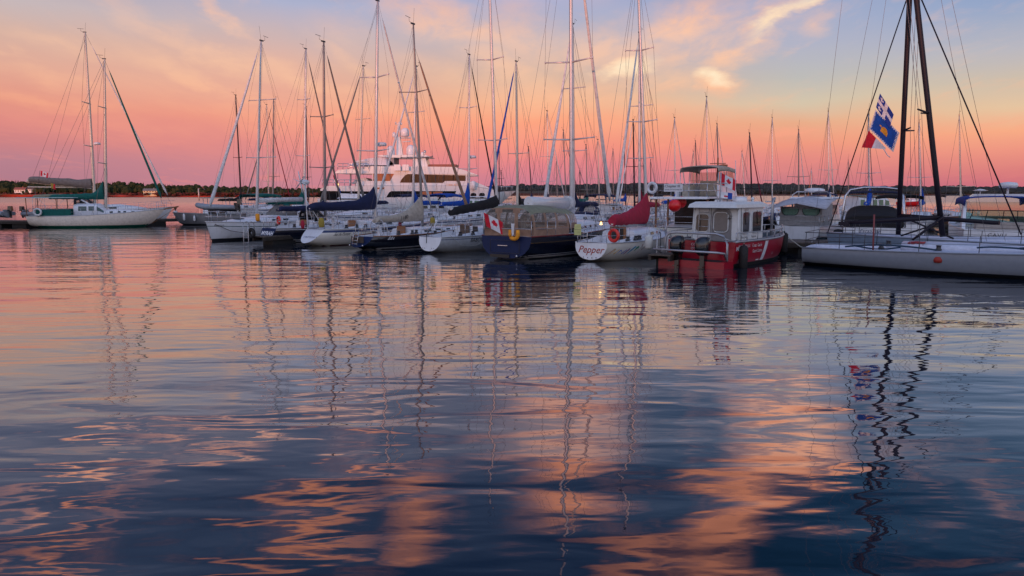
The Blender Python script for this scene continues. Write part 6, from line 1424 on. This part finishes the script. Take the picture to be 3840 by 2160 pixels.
# ---------------------------------------------------------------- small motor boats behind
def cruiser(px, D, hd, label, L_=7.5, hullm=GEL, cab=(.3, .65, 1.2), roofm=GEL, glass=YB, bim=None, wins=3, hull2=None, fly=False, B=None):
    h = Hull(L_, B or L_*.34, .9, 1.25, ws=.9, d=.35, zs=-.1, zb=.2, full=.28, brake=.7); D = free_D(px, D, hd, L_, h.B, 0); loc, rz = place(px, D, hd); t = thing('motor_boat', label, 'motor boat', loc, rz, 'motor boats berthed behind')
    hull_mesh(h, t, hullm, BOOT, ANTI, nt=14); deck_mesh(h, t, None, (.04, .3)); reg(t, h)
    if cab:
        t0, t1, ht = cab; cb = cabin(h, t, t0, t1, ht, .75, .10, m=GEL, flare=.9, wins=[(t0+(t1-.06-t0)*(i+.15)/wins, t0+(t1-.06-t0)*(i+.85)/wins, .45, .85) for i in range(wins)], wm_=glass)[0]
        MB().box((h.L*(t0+t1)/2-.1, 0, h.sheer(.5)+ht*1.06+.03), (h.L*(t1-t0)*1.05, h.B*.72, .07), 0, tap=.95).build('roof', roofm, t)
        if fly:
            z = h.sheer(.5)+ht*1.06; MB().loft([[(h.L*t0, -.9, z), (h.L*t0, .9, z), (h.L*t0, .8, z+.6), (h.L*t0, -.8, z+.6)], [(h.L*t1*.9, -.9, z), (h.L*t1*.9, .9, z), (h.L*t1*.82, .7, z+.5), (h.L*t1*.82, -.7, z+.5)]], 0, sm=False).build('flybridge', GEL, t)
            q = MB(); q.tube([(h.L*.4, -.8, z+.5), (h.L*.38, -.7, z+1.5), (h.L*.38, .7, z+1.5), (h.L*.4, .8, z+.5)], .05, 6).tube([(h.L*.38, 0, z+1.5), (h.L*.38, 0, z+2.2)], .03, 5); q.build('radar_arch', GEL, t)
    if bim: bimini(h, t, .05, .4, 2.7, h.B*.42, bim)
    q = MB()
    for s_ in (-1, 1): q.tube([h.pt(.5+.45*i/6, h.sheer(.8)+.45, s_, -.05) for i in range(7)], .02, 5)
    for i in range(0, 7, 2):
        for s_ in (-1, 1): a = h.pt(.5+.45*i/6, h.sheer(.8), s_, -.05); q.tube([a, a+Vector((0, 0, .45))], .016, 5)
    q.build('bow_rail', STEEL, t)
    return t
TG = mat('glass_green', (.05, .16, .10), .1)
cruiser(1205, 84, 8, 'white flybridge cruiser with teal windows before the yacht stern', 9.5, cab=(.25, .72, 1.3), glass=TG, fly=True)
cruiser(1700, 70, 12, 'white pilothouse boat with green window panes under the yacht bow', 9.0, cab=(.15, .55, 1.5), glass=TG, wins=4)
cruiser(3364, 172, -80, 'small red hulled boat with a white cabin alone on open water', 7.5, hullm=mat('hull_red', (.5, .01, .015), .4), cab=(.25, .6, 1.1))
cruiser(3580, 66, 70, 'pontoon boat with a long black bimini right of the near dark mast', 7, hullm=AL, cab=None, bim=CBLK)
cruiser(3420, 50, 100, 'open white boat with a low black bimini between the dark masts', 6.5, cab=None, bim=CBLK)
cruiser(3165, 78, 20, 'green roofed houseboat behind the canopied boat', 8.5, cab=(.1, .7, 1.6), roofm=CGRN, glass=TG, wins=5)
cruiser(2475, 58, 58, 'white cruiser with a dark framed windscreen left of the ring buoy', 8, cab=(.3, .7, .8), bim=CBLK)
cruiser(2220, 62, 58, 'white cruiser with navy bimini seen over the boom vang', 8, cab=(.3, .7, .8), bim=CNAVY)
cruiser(2880, 52, 60, 'small blue hulled runabout left of the pale canopy', 7, hullm=MATS['hull_blue'], cab=(.3, .65, .6))
cruiser(1480, 72, 30, 'low white cruiser in the second row below the yacht side', 9, cab=(.3, .7, .8), bim=CNAVY)
q = MB(); q.lathe((0, 0, 0), [(.05, -.4), (.55, -.3), (.6, .3), (.3, .5), (.2, 1.6), (.05, 1.8)], 10); o = q.build('channel_buoy', MBU); o.location = gnd(901, 760)*1.0; o.location.z = 0.2; tag(o, 'red channel buoy floating beyond the black masted sloop', 'buoy')
for i, (px_, py_) in enumerate(((2748, 744), (2789, 745))):
    q = MB(); q.lathe((0, 0, 0), [(.05, -.4), (.7, -.3), (.7, .3), (.25, .5), (.15, 2.2), (.02, 2.4)], 10); o = q.build('channel_buoy', mat('buoy_green', (.02, .12, .05), .5)); o.location = gnd(px_, py_); o.location.z = .1; tag(o, ('left', 'right')[i]+'most of two small green buoys far out right of the trawler', 'buoy')
# ---------------------------------------------------------------- overlap check (prints only)
def _sd(a1, a2, b1, b2):
    best = 1e9
    for i in range(13):
        for j in range(13):
            best = min(best, (a1.lerp(a2, i/12)-b1.lerp(b2, j/12)).length)
    return best
for i in range(len(SEG)):
    for j in range(i+1, len(SEG)):
        a, b = SEG[i], SEG[j]; d = _sd(a[1], a[2], b[1], b[2]); need = (a[3]+b[3])/2
        if d < need*.95: print('OVERLAP %.1f<%.1f' % (d, need), a[0][:50], '|', b[0][:50])
